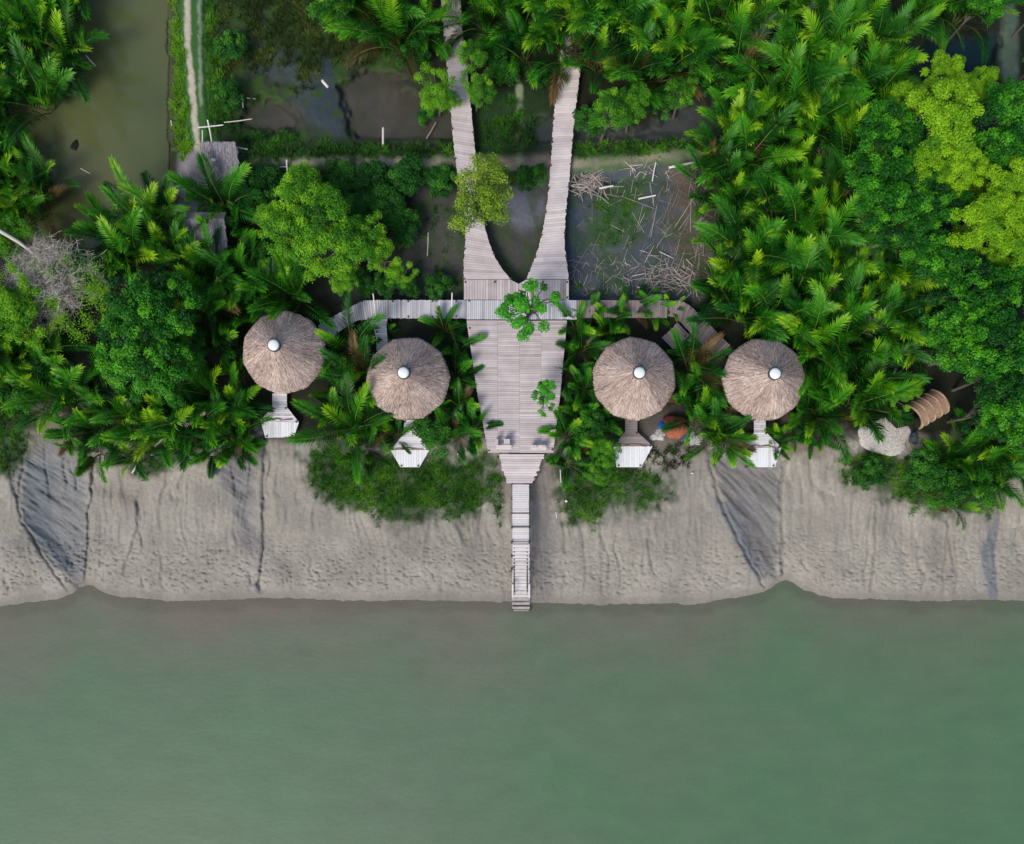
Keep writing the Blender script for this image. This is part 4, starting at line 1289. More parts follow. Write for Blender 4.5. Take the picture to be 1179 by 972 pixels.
def build_plants():
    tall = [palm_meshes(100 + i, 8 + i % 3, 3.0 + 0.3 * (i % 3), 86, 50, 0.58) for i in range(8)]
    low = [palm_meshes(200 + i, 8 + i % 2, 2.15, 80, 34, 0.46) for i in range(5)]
    protos = {}

    def make(name, meshes, x, y, z, s, noun, cat, group, kind='tree', zref=None, rot=None, tz=1.0):
        """z: height of the ground; zref: height at which (x,y) of the photo is matched"""
        w = P(x, y, zref)
        key = (name, meshes[0].name)
        if key not in protos:
            e = empty(name, (0, 0, 0), None, cat, group)
            a = link('crown', meshes[0], e)
            b = link('stem' if 'palm' in name else 'trunk', meshes[1], e)
            protos[key] = e
            KIDS[e.name] = [a, b]
        else:
            src = protos[key]
            e = src.copy()
            COL.objects.link(e)
            for ch in KIDS[src.name]:
                c = ch.copy()
                COL.objects.link(c)
                c.parent = e
        e.location = (w.x, w.y, z)
        e.rotation_euler = (rnd.uniform(-0.06, 0.06), rnd.uniform(-0.06, 0.06), rnd.uniform(0, 6.28) if rot is None else rot)
        e.scale = (s, s, s * tz)
        e['category'] = cat
        e['group'] = group
        CAND.append((e, x, y, noun))
        return e

    gz = lambda x, y: float(ground_z(np.array([x]), np.array([y]))[0])

    def palm(x, y, s=1.0, kind=tall, noun='tall nipa palm', group='nipa palms'):
        return make('nipa_palm', rnd.choice(kind), x, y, max(0.9, gz(x, y)) - 0.05, s * rnd.uniform(0.78, 1.15), noun, 'palm', group, zref=2.6)

    # dense stands (pixel outlines)
    stands = [
        ([(800, -50), (1020, -50), (1000, 40), (1030, 70), (1040, 110), (1000, 140), (985, 190), (985, 250), (960, 290), (1010, 300), (1060, 330), (1080, 390), (1040, 450), (985, 470), (960, 500), (925, 495), (930, 440), (905, 385), (860, 372), (845, 350), (840, 300), (850, 250), (830, 180), (850, 120), (835, 60)], 25, 1, 1.0),
        ([(1050, -50), (1130, -50), (1110, 20), (1050, 25)], 28, 2, 0.9),
        ([(535, -50), (800, -50), (790, 40), (780, 80), (740, 95), (690, 82), (645, 66), (600, 60), (575, 30), (545, 10)], 25, 3, 0.95),
        ([(400, -40), (500, -40), (500, 10), (505, 50), (470, 50), (410, 10)], 27, 4, 0.9),
        ([(-50, -50), (85, -50), (80, 30), (62, 85), (40, 110), (-50, 125)], 26, 5, 0.95),
        ([(-50, 150), (10, 150), (50, 190), (55, 230), (30, 245), (-50, 240)], 26, 6, 0.85),
        ([(120, 275), (150, 255), (185, 225), (195, 260), (190, 300), (120, 310)], 25, 7, 0.9),
        ([(215, 310), (262, 305), (300, 330), (340, 335), (345, 350), (300, 352), (275, 370), (262, 400), (225, 395), (215, 350)], 25, 8, 0.9),
        ([(95, 415), (120, 440), (150, 465), (200, 470), (265, 440), (290, 455), (295, 480), (262, 500), (220, 495), (180, 500), (130, 500), (95, 505), (75, 480), (75, 440)], 25, 9, 0.95),
        ([(-50, 400), (20, 390), (50, 395), (70, 430), (40, 450), (-50, 450)], 26, 10, 0.9),
        ([(1098, 505), (1120, 495), (1170, 485), (1230, 480), (1230, 540), (1140, 540), (1090, 530)], 26, 11, 0.9),
        ]
    avoid = [(880, 436, 62), (815, 378, 42), (318, 485, 44), (1072, 468, 64), (520, -10, 26), (520, 20, 26), (520, 45, 26), (835, 20, 18), (1100, 70, 40), (1022, 490, 34), (326, 405, 62), (240, 182, 40), (235, 268, 24), (655, 88, 22), (520, 60, 22)]
    for poly, sp, seed, s in stands:
        for x, y in scatter(poly, sp * 1.2, seed, avoid):
            palm(x, y, s)
    # palms round the huts, decks and bank, placed one by one
    for x, y, s in [(402, 400, .8), (418, 432, .8), (395, 452, .75), (378, 432, .6), (405, 490, .95), (432, 490, .8), (385, 470, .7), (420, 515, .7), (455, 500, .6),
                    (440, 380, .45), (510, 375, .6), (527, 397, .7), (523, 430, .7), (528, 465, .8), (545, 492, .8), (520, 500, .8), (500, 470, .6),
                    (664, 372, .7), (684, 358, .7), (706, 362, .75), (730, 352, .7), (672, 398, .7), (660, 425, .65), (676, 445, .75), (668, 475, .8), (692, 480, .8), (655, 500, .7), (678, 505, .75), (655, 532, .6), (700, 378, .55), (755, 352, .6), (694, 520, .5),
                    (797, 420, .75), (812, 445, .8), (795, 450, .7), (805, 480, .85), (826, 498, .8), (842, 508, .7), (792, 402, .5), (822, 462, .7), (776, 350, .45), (835, 335, .7),
                    (915, 500, .8), (935, 475, .8), (900, 508, .55), (945, 500, .75),
                    (255, 235, 1.05), (285, 250, .8), (262, 275, .9), (205, 262, .7), (205, 300, .8), (240, 305, .8), (232, 222, .7), (300, 300, .7),
                    (270, 425, .7), (268, 400, .6), (265, 512, .8), (238, 515, .7), (205, 510, .7), (150, 522, .8), (100, 520, .9), (75, 500, .8), (278, 505, .5)]:
        palm(x, y, s * 1.0, low if s < 0.72 else tall if s > 0.9 else rnd.choice([low, tall]), 'low nipa palm' if s < 0.72 else 'bushy nipa palm')
    for x, y, s in [(820, 205, .9), (838, 230, .8), (836, 265, .8), (826, 180, .8), (845, 140, .8), (848, 300, .8), (835, 325, .8), (1120, 585, .5), (1105, 545, .6), (1155, 545, .7)]:
        palm(x, y, s, tall, 'bushy nipa palm')

    # broad-leaved trees
    K = {'yellow': [broadleaf_meshes(300 + i, 'leaf_yellow', 2.0, 4.6, 34, 0.44, 330, 0.062, 0.6, 0.62, 0.14) for i in range(3)],
         'dark': [broadleaf_meshes(320 + i, 'leaf_dark', 2.0, 3.8, 25, 0.46, 230, 0.075, 0.6, 0.38, 0.27) for i in range(4)],
         'mid': [broadleaf_meshes(340 + i, 'leaf_mid', 2.0, 3.6, 28, 0.44, 220, 0.06, 0.5, 0.5, 0.22, True) for i in range(3)],
         'bright': [broadleaf_meshes(360 + i, 'leaf_bright', 1.6, 3.6, 30, 0.28, 120, 0.07, 0.35, 0.5, 0.22, True, 0.7) for i in range(2)],
         'shrub': [broadleaf_meshes(380 + i, 'leaf_shrub', 1.6, 1.3, 24, 0.42, 160, 0.08, 0.45, 0.5, 0.22) for i in range(4)],
         'feather': [broadleaf_meshes(400, 'leaf_feather', 1.8, 4.0, 60, 0.36, 170, 0.05, 0.45, 0.5, 0.2, True, 0.2)]}
    info = {'yellow': ('yellow_green_tree', 'yellow-green rounded tree', 4.6, 'tree', 2.0), 'dark': ('broadleaf_tree', 'deep green broadleaf tree', 3.8, 'tree', 2.0),
            'mid': ('open_crown_tree', 'light green open-crowned tree', 3.6, 'tree', 2.0), 'bright': ('leafy_sapling', 'bright green sapling', 3.6, 'tree', 1.6),
            'shrub': ('shrub', 'low dark green shrub', 1.3, 'shrub', 1.6), 'feather': ('feathery_tree', 'feathery yellowish tree', 4.0, 'tree', 1.8)}
    TREES = [('yellow', 1092, 142, 38), ('yellow', 1045, 118, 22), ('yellow', 1084, 90, 25), ('yellow', 1122, 100, 22), ('yellow', 1072, 192, 26), ('yellow', 1108, 196, 26), ('yellow', 1086, 170, 20), ('yellow', 1165, 225, 32), ('yellow', 1135, 265, 34), ('yellow', 1172, 290, 30), ('yellow', 1120, 215, 16), ('yellow', 1198, 255, 34), ('yellow', 1105, 280, 20), ('yellow', 1150, 305, 22),
             ('dark', 1020, 150, 30), ('dark', 1000, 195, 34), ('dark', 1022, 220, 34), ('dark', 1052, 172, 30), ('dark', 1150, 125, 36), ('dark', 1178, 140, 34), ('dark', 1140, 175, 34), ('dark', 1172, 180, 30), ('dark', 1055, 225, 30), ('dark', 1012, 250, 30), ('dark', 1045, 258, 30), ('dark', 1082, 240, 30),
             ('dark', 1085, 310, 34), ('dark', 1120, 330, 34), ('dark', 1160, 345, 38), ('dark', 1110, 370, 36), ('dark', 1150, 395, 40), ('dark', 1185, 380, 36), ('dark', 1112, 405, 34), ('dark', 1175, 435, 38), ('dark', 1140, 438, 30), ('dark', 1085, 375, 28), ('dark', 1160, 480, 34), ('dark', 1130, 478, 26), ('dark', 1190, 500, 30), ('dark', 1180, 320, 30), ('dark', 1060, 290, 28),
             ('dark', 1130, 5, 24), ('dark', 1140, 95, 14), ('dark', 1200, 70, 20), ('dark', 1200, 10, 20),
             ('dark', 165, 350, 36), ('dark', 192, 372, 34), ('dark', 152, 385, 34), ('dark', 178, 415, 38), ('dark', 205, 432, 30), ('dark', 150, 425, 32), ('dark', 198, 335, 26), ('dark', 215, 405, 22),
             ('mid', 352, 232, 34), ('mid', 380, 255, 36), ('mid', 335, 275, 30), ('mid', 318, 258, 22), ('mid', 400, 285, 32), ('mid', 365, 295, 30), ('mid', 428, 268, 26), ('mid', 348, 212, 20), ('mid', 440, 300, 20), ('mid', 395, 320, 20), ('mid', 462, 318, 16),
             ('mid', 18, 338, 28), ('mid', 30, 370, 26), ('mid', 12, 365, 28), ('mid', 8, 270, 26), ('mid', 128, 300, 12), ('mid', -25, 350, 30),
             ('mid', 500, 100, 24), ('mid', 541, 68, 20), ('mid', 546, 104, 20), ('mid', 519, 116, 12), ('mid', 514, 60, 11),
             ('bright', 606, 352, 33), ('bright', 630, 460, 18), ('feather', 551, 222, 38),
             ('mid', 700, 128, 26), ('mid', 730, 122, 22), ('shrub', 680, 140, 20), ('mid', 786, 108, 20), ('shrub', 760, 118, 18), ('shrub', 800, 60, 26), ('shrub', 815, 95, 24),
             ('shrub', 430, 212, 24), ('shrub', 470, 205, 24), ('shrub', 505, 208, 20), ('shrub', 400, 205, 22), ('shrub', 450, 240, 26), ('shrub', 470, 265, 20), ('shrub', 310, 215, 22), ('shrub', 280, 215, 22), ('shrub', 300, 240, 22), ('shrub', 445, 330, 16), ('shrub', 470, 330, 14), ('shrub', 505, 330, 16), ('shrub', 420, 325, 16), ('shrub', 295, 290, 20), ('shrub', 430, 235, 22), ('shrub', 410, 240, 20),
             ('shrub', 605, 205, 14), ('shrub', 620, 200, 12), ('shrub', 265, 55, 20), ('shrub', 262, 110, 18), ('shrub', 380, 15, 22), ('shrub', 480, 60, 20), ('shrub', 492, 130, 14), ('shrub', 578, 85, 18), ('shrub', 570, 65, 20), ('shrub', 622, 88, 12),
             ('shrub', 1090, 560, 26), ('shrub', 1060, 540, 24), ('shrub', 1130, 560, 22), ('shrub', 1000, 545, 20), ('shrub', 20, 455, 24), ('shrub', 30, 425, 22), ('mid', 1032, 458, 16), ('mid', 700, 520, 18), ('mid', 688, 545, 16), ('mid', 1052, 448, 12),
             ('shrub', 500, 500, 22), ('shrub', 680, 490, 20), ('shrub', 560, 250, 0), ('shrub', 1000, 30, 24), ('shrub', 960, 240, 0)]
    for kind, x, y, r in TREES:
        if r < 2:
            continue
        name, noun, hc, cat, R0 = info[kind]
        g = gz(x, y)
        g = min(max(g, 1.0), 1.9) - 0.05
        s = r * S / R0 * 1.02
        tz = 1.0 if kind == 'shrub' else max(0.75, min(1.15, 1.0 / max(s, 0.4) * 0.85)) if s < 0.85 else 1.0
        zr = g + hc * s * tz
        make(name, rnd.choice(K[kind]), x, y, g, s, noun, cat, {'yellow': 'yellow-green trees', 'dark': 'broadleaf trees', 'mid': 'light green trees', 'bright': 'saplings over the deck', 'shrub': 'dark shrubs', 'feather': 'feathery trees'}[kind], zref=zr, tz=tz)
    place_label(CAND)
    for e, x, y, noun in CAND:
        if noun.startswith('feathery'):
            e['label'] = 'feathery yellowish tree overhanging the long left walkway near the cross dike'
        if noun == 'bright green sapling':
            e['label'] = 'bright green sapling spreading over the boardwalk at the top of the wide deck' if y < 400 else 'small bright green sapling leaning over the right edge of the wide deck'

    # bare twig shrub
    rng = random.Random(5)
    base = P(88, 336, 1.6)
    e = empty('bare_shrub', base, 'leafless grey twig shrub below the canal, mostly bare with a few yellowish sprigs', 'shrub')
    mb, tw = MB(), []
    for i in range(260):
        a = rng.uniform(0, 6.28)
        r = math.sqrt(rng.random()) * (2.8 + 0.5 * math.sin(3 * a + 1))
        tip = Vector((base.x + math.cos(a) * r, base.y + math.sin(a) * r * 0.95, base.z + 3.3 - 0.22 * r * r + rng.uniform(-.3, .4)))
        mid = Vector((base.x + math.cos(a) * r * .45, base.y + math.sin(a) * r * .45, base.z + 1.7))
        mid += Vector((rng.gauss(0, .15), rng.gauss(0, .15), 0))
        mb.tube([base + Vector((rng.gauss(0, .1), rng.gauss(0, .1), 0)), mid, tip], [0.025, 0.016, 0.006], 3, rng.uniform(.4, 1), False)
        for k in range(9):
            f = rng.uniform(.35, 1)
            s0 = mid.lerp(tip, f)
            d = Vector((rng.gauss(0, .3), rng.gauss(0, .3), rng.uniform(0, .3)))
            s1 = s0 + d
            mb.tube([s0, s1], [0.010, 0.004], 3, rng.uniform(.4, 1), False)
            for q in range(2):
                d2 = Vector((rng.gauss(0, .18), rng.gauss(0, .18), rng.uniform(-.05, .15)))
                mb.tube([s0.lerp(s1, .6), s0.lerp(s1, .6) + d2], [0.006, 0.003], 3, rng.uniform(.5, 1), False)
    part('twigs', mb, M['twig'], e)
    V, T = [], []
    for (x, y, n) in [(q[0] + rnd.uniform(-9, 9), q[1] + rnd.uniform(-9, 9), int(q[2] * 0.38)) for q in [(118, 330, 240), (122, 352, 200), (68, 352, 160), (60, 318, 260), (100, 345, 120), (78, 368, 160), (40, 310, 160), (110, 312, 140), (95, 335, 200), (60, 345, 240), (105, 368, 260), (85, 385, 200), (120, 345, 160), (75, 305, 120)] for _ in range(3)]:
        c = np.array(P(x, y, 4.3))
        pos = c + nrg.normal(0, 0.19, (n, 3))
        az = nrg.uniform(0, 6.28, n)
        a = np.stack([np.cos(az), np.sin(az), nrg.normal(0, .3, n)], -1) * 0.045
        b = np.stack([-np.sin(az), np.cos(az), nrg.normal(0, .3, n)], -1) * 0.024
        V.append(np.stack([pos - a, pos - b, pos + a, pos + b], 1))
        T.append(nrg.uniform(.15, .75, n))
    V = np.concatenate(V) - np.array(base)
    link('sprigs', quad_mesh('sprigs', V, np.concatenate(T), M['leaf_yellow']), e)
    # leaning dead trunk
    mb = MB()
    mb.tube([P(-14, 256, 4.9), P(0, 266, 4.8), P(22, 279, 4.5), P(48, 299, 3.8), P(62, 312, 2.2)], [0.10, 0.10, 0.09, 0.08, 0.07], 8, 0.8)
    e = empty('dead_tree', P(60, 310, 1.6), 'pale grey dead trunk leaning out from the bare twig shrub', 'tree')
    part('trunk', mb, M['twig'], e)


# ------------------------------------------------------------------ small things
def rod(name, a, za, b, zb, r, mat, label, cat, group=None, tint=0.7):
    mb = MB()
    p, q = P(a[0], a[1], za), P(b[0], b[1], zb)
    m = p.lerp(q, 0.5) + Vector((rnd.uniform(-1, 1), rnd.uniform(-1, 1), 0)) * 0.012 * (q - p).length
    mb.tube([p, m, q], [r, r * 0.95, r * 0.85], 7, tint)
    return single(name, mb, M[mat], label, cat, group, at=p)


def blob(mb, c, rx, ry, rz, seed, tint=0.5, amp=0.25, n=16, m=9, half=True):
    rg = np.random.default_rng(seed)
    ph = rg.uniform(0, 6.28, 8)
    vs, fs = [], []
    for i in range(m + 1):
        th = (math.pi / 2 if half else math.pi) * i / m
        for k in range(n):
            w = 2 * math.pi * k / n
            q = 1 + amp * (0.5 * math.sin(2 * w + ph[0]) + 0.35 * math.sin(3 * w + ph[1] + th) + 0.3 * math.sin(5 * w + ph[2] + 2 * th) + 0.3 * (rg.random() - .5))
            vs.append((c[0] + rx * math.sin(th) * math.cos(w) * q, c[1] + ry * math.sin(th) * math.sin(w) * q, c[2] + rz * math.cos(th) * (1 + amp * 0.5 * (rg.random() - .5))))
    for i in range(m):
        for k in range(n):
            k2 = (k + 1) % n
            fs.append((i * n + k, (i + 1) * n + k, (i + 1) * n + k2, i * n + k2))
    mb.add(vs, fs, tint)


def build_small():
    gz = lambda x, y: float(ground_z(np.array([x]), np.array([y]))[0])
    rg = random.Random(77)
    # canes and sticks on the mud
    proto = None

    def stick(x, y, ang, ln, r, z, label, group, tilt=0.0):
        nonlocal proto
        if proto is None:
            mb = MB()
            mb.tube([(-0.5, 0, 0), (-0.2, 0.012, 0.01), (0.15, -0.012, 0), (0.5, 0.008, 0)], [1, 0.95, 0.9, 0.75], 6, 0.5)
            me = mb.mesh('dry_stick', M['deadwood'])
            # cross-section is scaled per object, so flatten the profile to unit radius in y and z
            co = np.empty(len(me.vertices) * 3, np.float32)
            me.vertices.foreach_get('co', co)
            proto = link('dry_stick', me)
            o = proto
        else:
            o = proto.copy()
            COL.objects.link(o)
        w = P(x, y, z)
        o.location = w
        o.rotation_euler = (0, tilt, ang)
        o.scale = (ln, r, r)
        tag(o, label, 'stick', group)
        return o
    mbs = MB()
    lab1, g1 = 'bleached cane lying in the tangled heap against the right walkway', 'canes in the heap beside the right walkway'
    for i in range(95):
        x, y = rg.gauss(678, 10), rg.gauss(210, 7)
        x = min(max(x, 661), 705)
        ang = -math.radians(rg.choice([rg.gauss(60, 18), rg.gauss(15, 20), rg.gauss(-40, 25)]))
        stick(x, y, ang, rg.uniform(0.5, 1.5), rg.uniform(0.014, 0.028), 1.55 + rg.random() * 0.35, lab1, g1, rg.gauss(0, .12))
    lab2, g2 = 'grey stick in the drifted heap above the right boardwalk', 'sticks in the drifted heap above the right boardwalk'
    for i in range(100):
        x, y = rg.gauss(762, 17), rg.gauss(322, 13)
        if y > 343:
            y = rg.uniform(300, 343)
        stick(x, y, rg.gauss(0.2, 0.7), rg.uniform(0.35, 1.1), rg.uniform(0.012, 0.026), 1.42 + rg.random() * 0.2, lab2, g2, rg.gauss(0, .1))
    lab3, g3 = 'loose dry stick scattered on the dark mud right of the right walkway', 'loose sticks scattered over the mud clearing'
    for i in range(105):
        x, y = rg.uniform(665, 835), rg.uniform(200, 340)
        if x < 730 and rg.random() < 0.55:
            x = rg.uniform(760, 830)
        stick(x, y, rg.choice([rg.uniform(0, 3.14), rg.gauss(1.3, .35)]), rg.choice([rg.uniform(0.3, 0.8), rg.uniform(0.8, 2.2)]), rg.uniform(0.008, 0.018), gz(x, y) + 0.04, lab3, g3)
    lab4, g4 = 'whitish broken cane on the cross dike above the mud clearing', 'broken canes on the cross dike'
    for i in range(26):
        x, y = rg.gauss(742, 12), rg.gauss(192, 5)
        stick(x, y, rg.uniform(0, 3.14), rg.uniform(0.3, 0.8), rg.uniform(0.015, 0.028), gz(x, y) + 0.06, lab4, g4)
    n = 900
    x, y = nrg.uniform(645, 838, n), nrg.uniform(196, 344, n)
    wgt = 0.15 + 0.85 * sstep(0.45, 0.62, fbm(x / 22, y / 22, 610, 3)) * sstep(700, 780, x) + 0.6 * (y > 300)
    k = nrg.random(n) < wgt * 0.8
    x, y = x[k], y[k]
    z = ground_z(x, y) + 0.03
    kk = S * (H - z) / H
    c = np.stack([(x - CX) * kk, -(y - NY) * kk, z], -1)
    az = nrg.uniform(0, 6.28, len(x))
    d = np.stack([np.cos(az), np.sin(az), nrg.normal(0, .06, len(x))], -1) * nrg.uniform(0.1, 0.45, len(x))[:, None]
    w_ = np.stack([-np.sin(az), np.cos(az), 0 * az], -1) * nrg.uniform(0.006, 0.014, len(x))[:, None]
    up_ = np.array([0, 0, 0.02])
    Q = np.concatenate([np.stack([c - d - w_, c + d - w_, c + d + w_, c - d + w_], 1), np.stack([c - d - w_, c - d * 0 - w_ * 2 + up_ * 0, c + d, c + d * 0 + w_ * 2 + up_], 1)[:0]])
    o = link('twig_litter', quad_mesh('twig_litter', Q, nrg.uniform(0.0, 0.45, len(Q)), M['deadwood']))
    tag(o, 'fine twig and leaf litter strewn over the mud clearing', 'litter', None, 'stuff')
    # particular poles and logs
    rod('timber_plank', (770, 193), 1.9, (799, 187), 1.9, 0.07, 'deadwood', 'pale split timber lying on the cross dike near the right palms', 'plank', tint=1.0)
    rod('bamboo_pole', (751, 209), 1.7, (755, 187), 1.9, 0.035, 'deadwood', 'upright leaning whitish cane at the near edge of the cross dike', 'pole', tint=1.0)
    rod('timber_plank', (735, 229), 1.5, (755, 225), 1.5, 0.05, 'deadwood', 'short pale plank alone on the dark mud below the cross dike', 'plank', tint=1.0)
    rod('bamboo_pole', (690, 217), 1.95, (706, 214), 1.95, 0.05, 'deadwood', 'thick pale cane along the lower edge of the cane heap', 'pole', tint=1.0)
    rod('white_post', (441, 177), 1.2, (441, 147), 2.6, 0.06, 'white', 'tall white post standing at the edge of the brown marsh pond', 'post')
    rod('white_pole', (433, 367), 2.25, (429.5, 338), 3.3, 0.035, 'white', 'thin white pole leaning across the left boardwalk near its fork', 'pole')
    rod('white_pole', (520, 362), 2.25, (520.5, 337), 3.2, 0.035, 'white', 'thin white pole leaning across the left boardwalk beside the deck', 'pole')
    rod('bamboo_pole', (228, 147), 2.4, (257, 144), 2.4, 0.035, 'white', 'whitish bamboo rail lying across the dike path end', 'pole')
    rod('bamboo_pole', (239, 138), 2.5, (244, 164), 2.0, 0.045, 'white', 'thick white bamboo leaning against the rail near the dike path end', 'pole')
    rod('bamboo_pole', (233, 150), 2.3, (233, 168), 1.9, 0.03, 'white', 'short white stake between the dike path and the grey roof', 'pole')
    rod('bamboo_pole', (258, 141), 2.1, (290, 137), 2.0, 0.025, 'deadwood', 'thin yellowish bamboo reaching from the rail to the small pool', 'pole', tint=.9)
    rod('bamboo_pole', (266, 169), 2.3, (285, 172), 2.2, 0.035, 'deadwood', 'pale bamboo sticking out from the right edge of the grey roof', 'pole', tint=1.)
    rod('bamboo_pole', (234, 165), 2.6, (268, 187), 2.6, 0.022, 'white', 'thin white cane lying diagonally on the upper grey roof', 'pole')
    rod('white_stake', (197, 139), 1.3, (200, 168), 1.1, 0.03, 'white', 'white stake lying along the canal edge of the dike', 'pole')
    rod('bamboo_pole', (305, 193), 2.1, (331, 192), 2.1, 0.03, 'white', 'white bamboo lying lengthwise on the cross dike', 'pole')
    rod('bamboo_pole', (330, 184), 2.2, (331, 200), 2.0, 0.045, 'deadwood', 'stubby grey log lying crosswise on the cross dike', 'log', tint=.9)
    rod('driftwood_log', (371, 93), 1.5, (378, 101), 1.5, 0.09, 'deadwood', 'short grey log at the corner of the brown marsh pond', 'log', tint=.8)
    rod('driftwood_log', (380, 119), 1.4, (394, 139), 1.4, 0.07, 'deadwood', 'long grey log angled into the brown marsh pond', 'log', tint=.8)
    rod('driftwood_log', (491, 160), 1.3, (502, 141), 1.3, 0.05, 'deadwood', 'thin branch in the pond beside the long left walkway', 'log', tint=.6)
    rod('white_stake', (279, 112), 1.6, (280, 129), 1.3, 0.04, 'white', 'white stake standing at the left edge of the small brown pool', 'post')
    rod('white_stake', (284, 113), 1.5, (294, 114), 1.4, 0.025, 'white', 'white stick lying along the top edge of the small brown pool', 'pole')
    rod('floating_stick', (99, 64), 1.05, (110, 76), 1.05, 0.04, 'white', 'whitish stick floating in the canal by the upper palms', 'stick')
    rod('floating_stick', (93, 194), 1.03, (104, 200), 1.03, 0.025, 'deadwood', 'thin pale stick floating alone in the middle of the canal', 'stick', tint=1.)
    rod('white_stake', (645, 541), 1.9, (646, 556), 1.6, 0.025, 'white', 'thin white stake on the mud just right of the jetty landing', 'pole')
    rod('white_stake', (640, 590), 1.2, (641, 597), 1.1, 0.025, 'white', 'small pale stake at the grass edge right of the jetty', 'pole')
    rod('driftwood_log', (152, 545), 1.5, (158, 535), 1.5, 0.05, 'white', 'short white log on the mud under the left palm fronds', 'log')
    rod('driftwood_log', (190, 503), 1.8, (178, 514), 1.7, 0.05, 'deadwood', 'pale split branch lying at the foot of the left palms', 'log', tint=1.)
    rod('bamboo_pole', (424, 297), 2.0, (426, 310), 1.7, 0.05, 'white', 'white post standing among the light green trees by the marsh mud', 'post')
    rod('driftwood_log', (493, 268), 1.5, (492, 295), 1.5, 0.03, 'deadwood', 'curved pale branch on the mud left of the left walkway', 'log', tint=1.)
    # bits of white litter
    for x, y, r, lab in ((652, 577, .09, 'small white scrap at the left edge of the grass right of the jetty'), (797, 545, .07, 'small white scrap on mud below the red tub'),
                         (1109, 573, .11, 'white lump in the yellowish grass on the right bank'), (527, 523, .06, 'tiny white scrap in the grass left of the jetty landing'),
                         (176, 523, .14, 'white leaf-shaped scrap beside the left palm fronds'), (246, 184, .12, 'white scrap lying on the upper grey roof'), (1056, 559, .07, 'tiny white scrap among shrubs on the right bank')):
        mb = MB()
        z = gz(x, y) + (0.25 if y < 530 or x in (1109,) else 0.1)
        if y < 200:
            z = 2.75
        w = P(x, y, z)
        blob(mb, w, r, r * 0.7, r * 0.6, int(x), 0.9, 0.4, 10, 5, False)
        single('litter_scrap', mb, M['white'], lab, 'litter', at=w)
    # dark stone in the canal
    mb = MB()
    w = P(87, 168, 0.95)
    blob(mb, w, 0.25, 0.3, 0.15, 4, 0.3, 0.3)
    single('dark_stone', mb, M['black'], 'dark stone breaking the surface of the canal', 'stone', at=w)

    # red tub with litter round it
    c = P(781, 493, 2.2)
    e = empty('upturned_tub', (c.x, c.y, 1.6), 'faded red upturned tub on the mud between the third and fourth huts', 'tub')
    mb = MB()
    blob(mb, (c.x, c.y, 1.72), 0.62, 0.60, 0.5, 3, 0.6, 0.13, 26, 9)
    part('tub_body', mb, M['red'], e, True)
    mb = MB()
    seg = [(math.cos(w) * 0.66 + c.x, math.sin(w) * 0.66 + c.y, 1.78) for w in np.linspace(-1.3, -0.1, 10)]
    mb.tube(seg, 0.04, 6, 0.9)
    part('blue_rim', mb, M['blue'], e)
    mb = MB()
    blob(mb, (c.x - 0.10, c.y + 0.50, 1.75), 0.62, 0.32, 0.42, 8, 0.12, 0.2, 20, 6)
    o = part('torn_flap', mb, M['red'], e)
    o['label'] = 'dark maroon crumpled flap behind the tub'
    for (x, y, rx, ry, mat, nm, lab, cat) in ((762, 489, .2, .3, 'blue', 'blue_sack', 'crumpled blue plastic bag against the left side of the red tub', 'bag'),
                                              (758, 501, .5, .3, 'sack', 'white_sack', 'dirty white sacking below the blue bag beside the red tub', 'sack'),
                                              (800, 505, .35, .45, 'sack', 'grey_sack', 'greyish sacking on the mud right of the red tub', 'sack')):
        mb = MB()
        w = P(x, y, 1.7)
        blob(mb, (w.x, w.y, 1.55), rx, ry, 0.22, int(x), 0.6, 0.5, 18, 6)
        single(nm, mb, M[mat], lab, cat, at=(w.x, w.y, 1.55))
    # arched awning
    a, b = P(1057, 479, 3.4), P(1089, 460, 3.4)
    e = empty('arched_awning', ((a.x + b.x) / 2, (a.y + b.y) / 2, 1.6), 'brown half-barrel woven awning lying open-ended among the right-hand trees', 'awning')
    ax = (b - a).normalized()
    sd = Vector((-ax.y, ax.x, 0))

    def arch(mb, r0, r1, t0, t1, tint, n=14, m=8):
        vs, fs = [], []
        L = (b - a).length
        for i in range(m + 1):
            cpt = a + ax * L * (t0 + (t1 - t0) * i / m)
            for rr in (r0, r1):
                for k in range(n + 1):
                    w = math.pi * k / n
                    wob = 1 + 0.02 * math.sin(i * 2.1 + k)
                    p = cpt + sd * math.cos(w) * rr * wob + Vector((0, 0, 1)) * (math.sin(w) * rr * wob - 0.6)
                    vs.append(p)
        q = 2 * (n + 1)
        for i in range(m):
            for k in range(n):
                fs.append((i * q + k, i * q + k + 1, (i + 1) * q + k + 1, (i + 1) * q + k))
                fs.append((i * q + n + 1 + k, (i + 1) * q + n + 1 + k, (i + 1) * q + n + 2 + k, i * q + n + 2 + k))
        for i in (0, m):
            for k in range(n):
                f = (i * q + k, i * q + n + 1 + k, i * q + n + 2 + k, i * q + k + 1)
                fs.append(f if i == 0 else f[::-1])
        mb.add(vs, fs, tint)
    mb = MB()
    arch(mb, 0.66, 0.72, 0, 1, 0.55)
    part('woven_cover', mb, M['awning'], e)
    for t in (0.0, 0.22, 0.46, 0.7, 0.94):
        mb = MB()
        arch(mb, 0.725, 0.76, t, t + 0.035, 0.9, 14, 1)
        part('rib', mb, M['awning'], e)
    # dark burnt frame in front of it and a tan stone
    mb = MB()
    mb.tube([P(1019, 466, 2.2), P(1025, 480, 2.1), P(1034, 489, 2.0), P(1046, 486, 2.0), P(1058, 482, 2.0)], [0.16, 0.2, 0.22, 0.2, 0.15], 9, 0.3)
    single('charred_log', mb, M['black'], 'bent black charred log lying behind the pale sand heap', 'log', at=P(1034, 489, 2))
    mb = MB()
    w = P(1030, 481, 2.2)
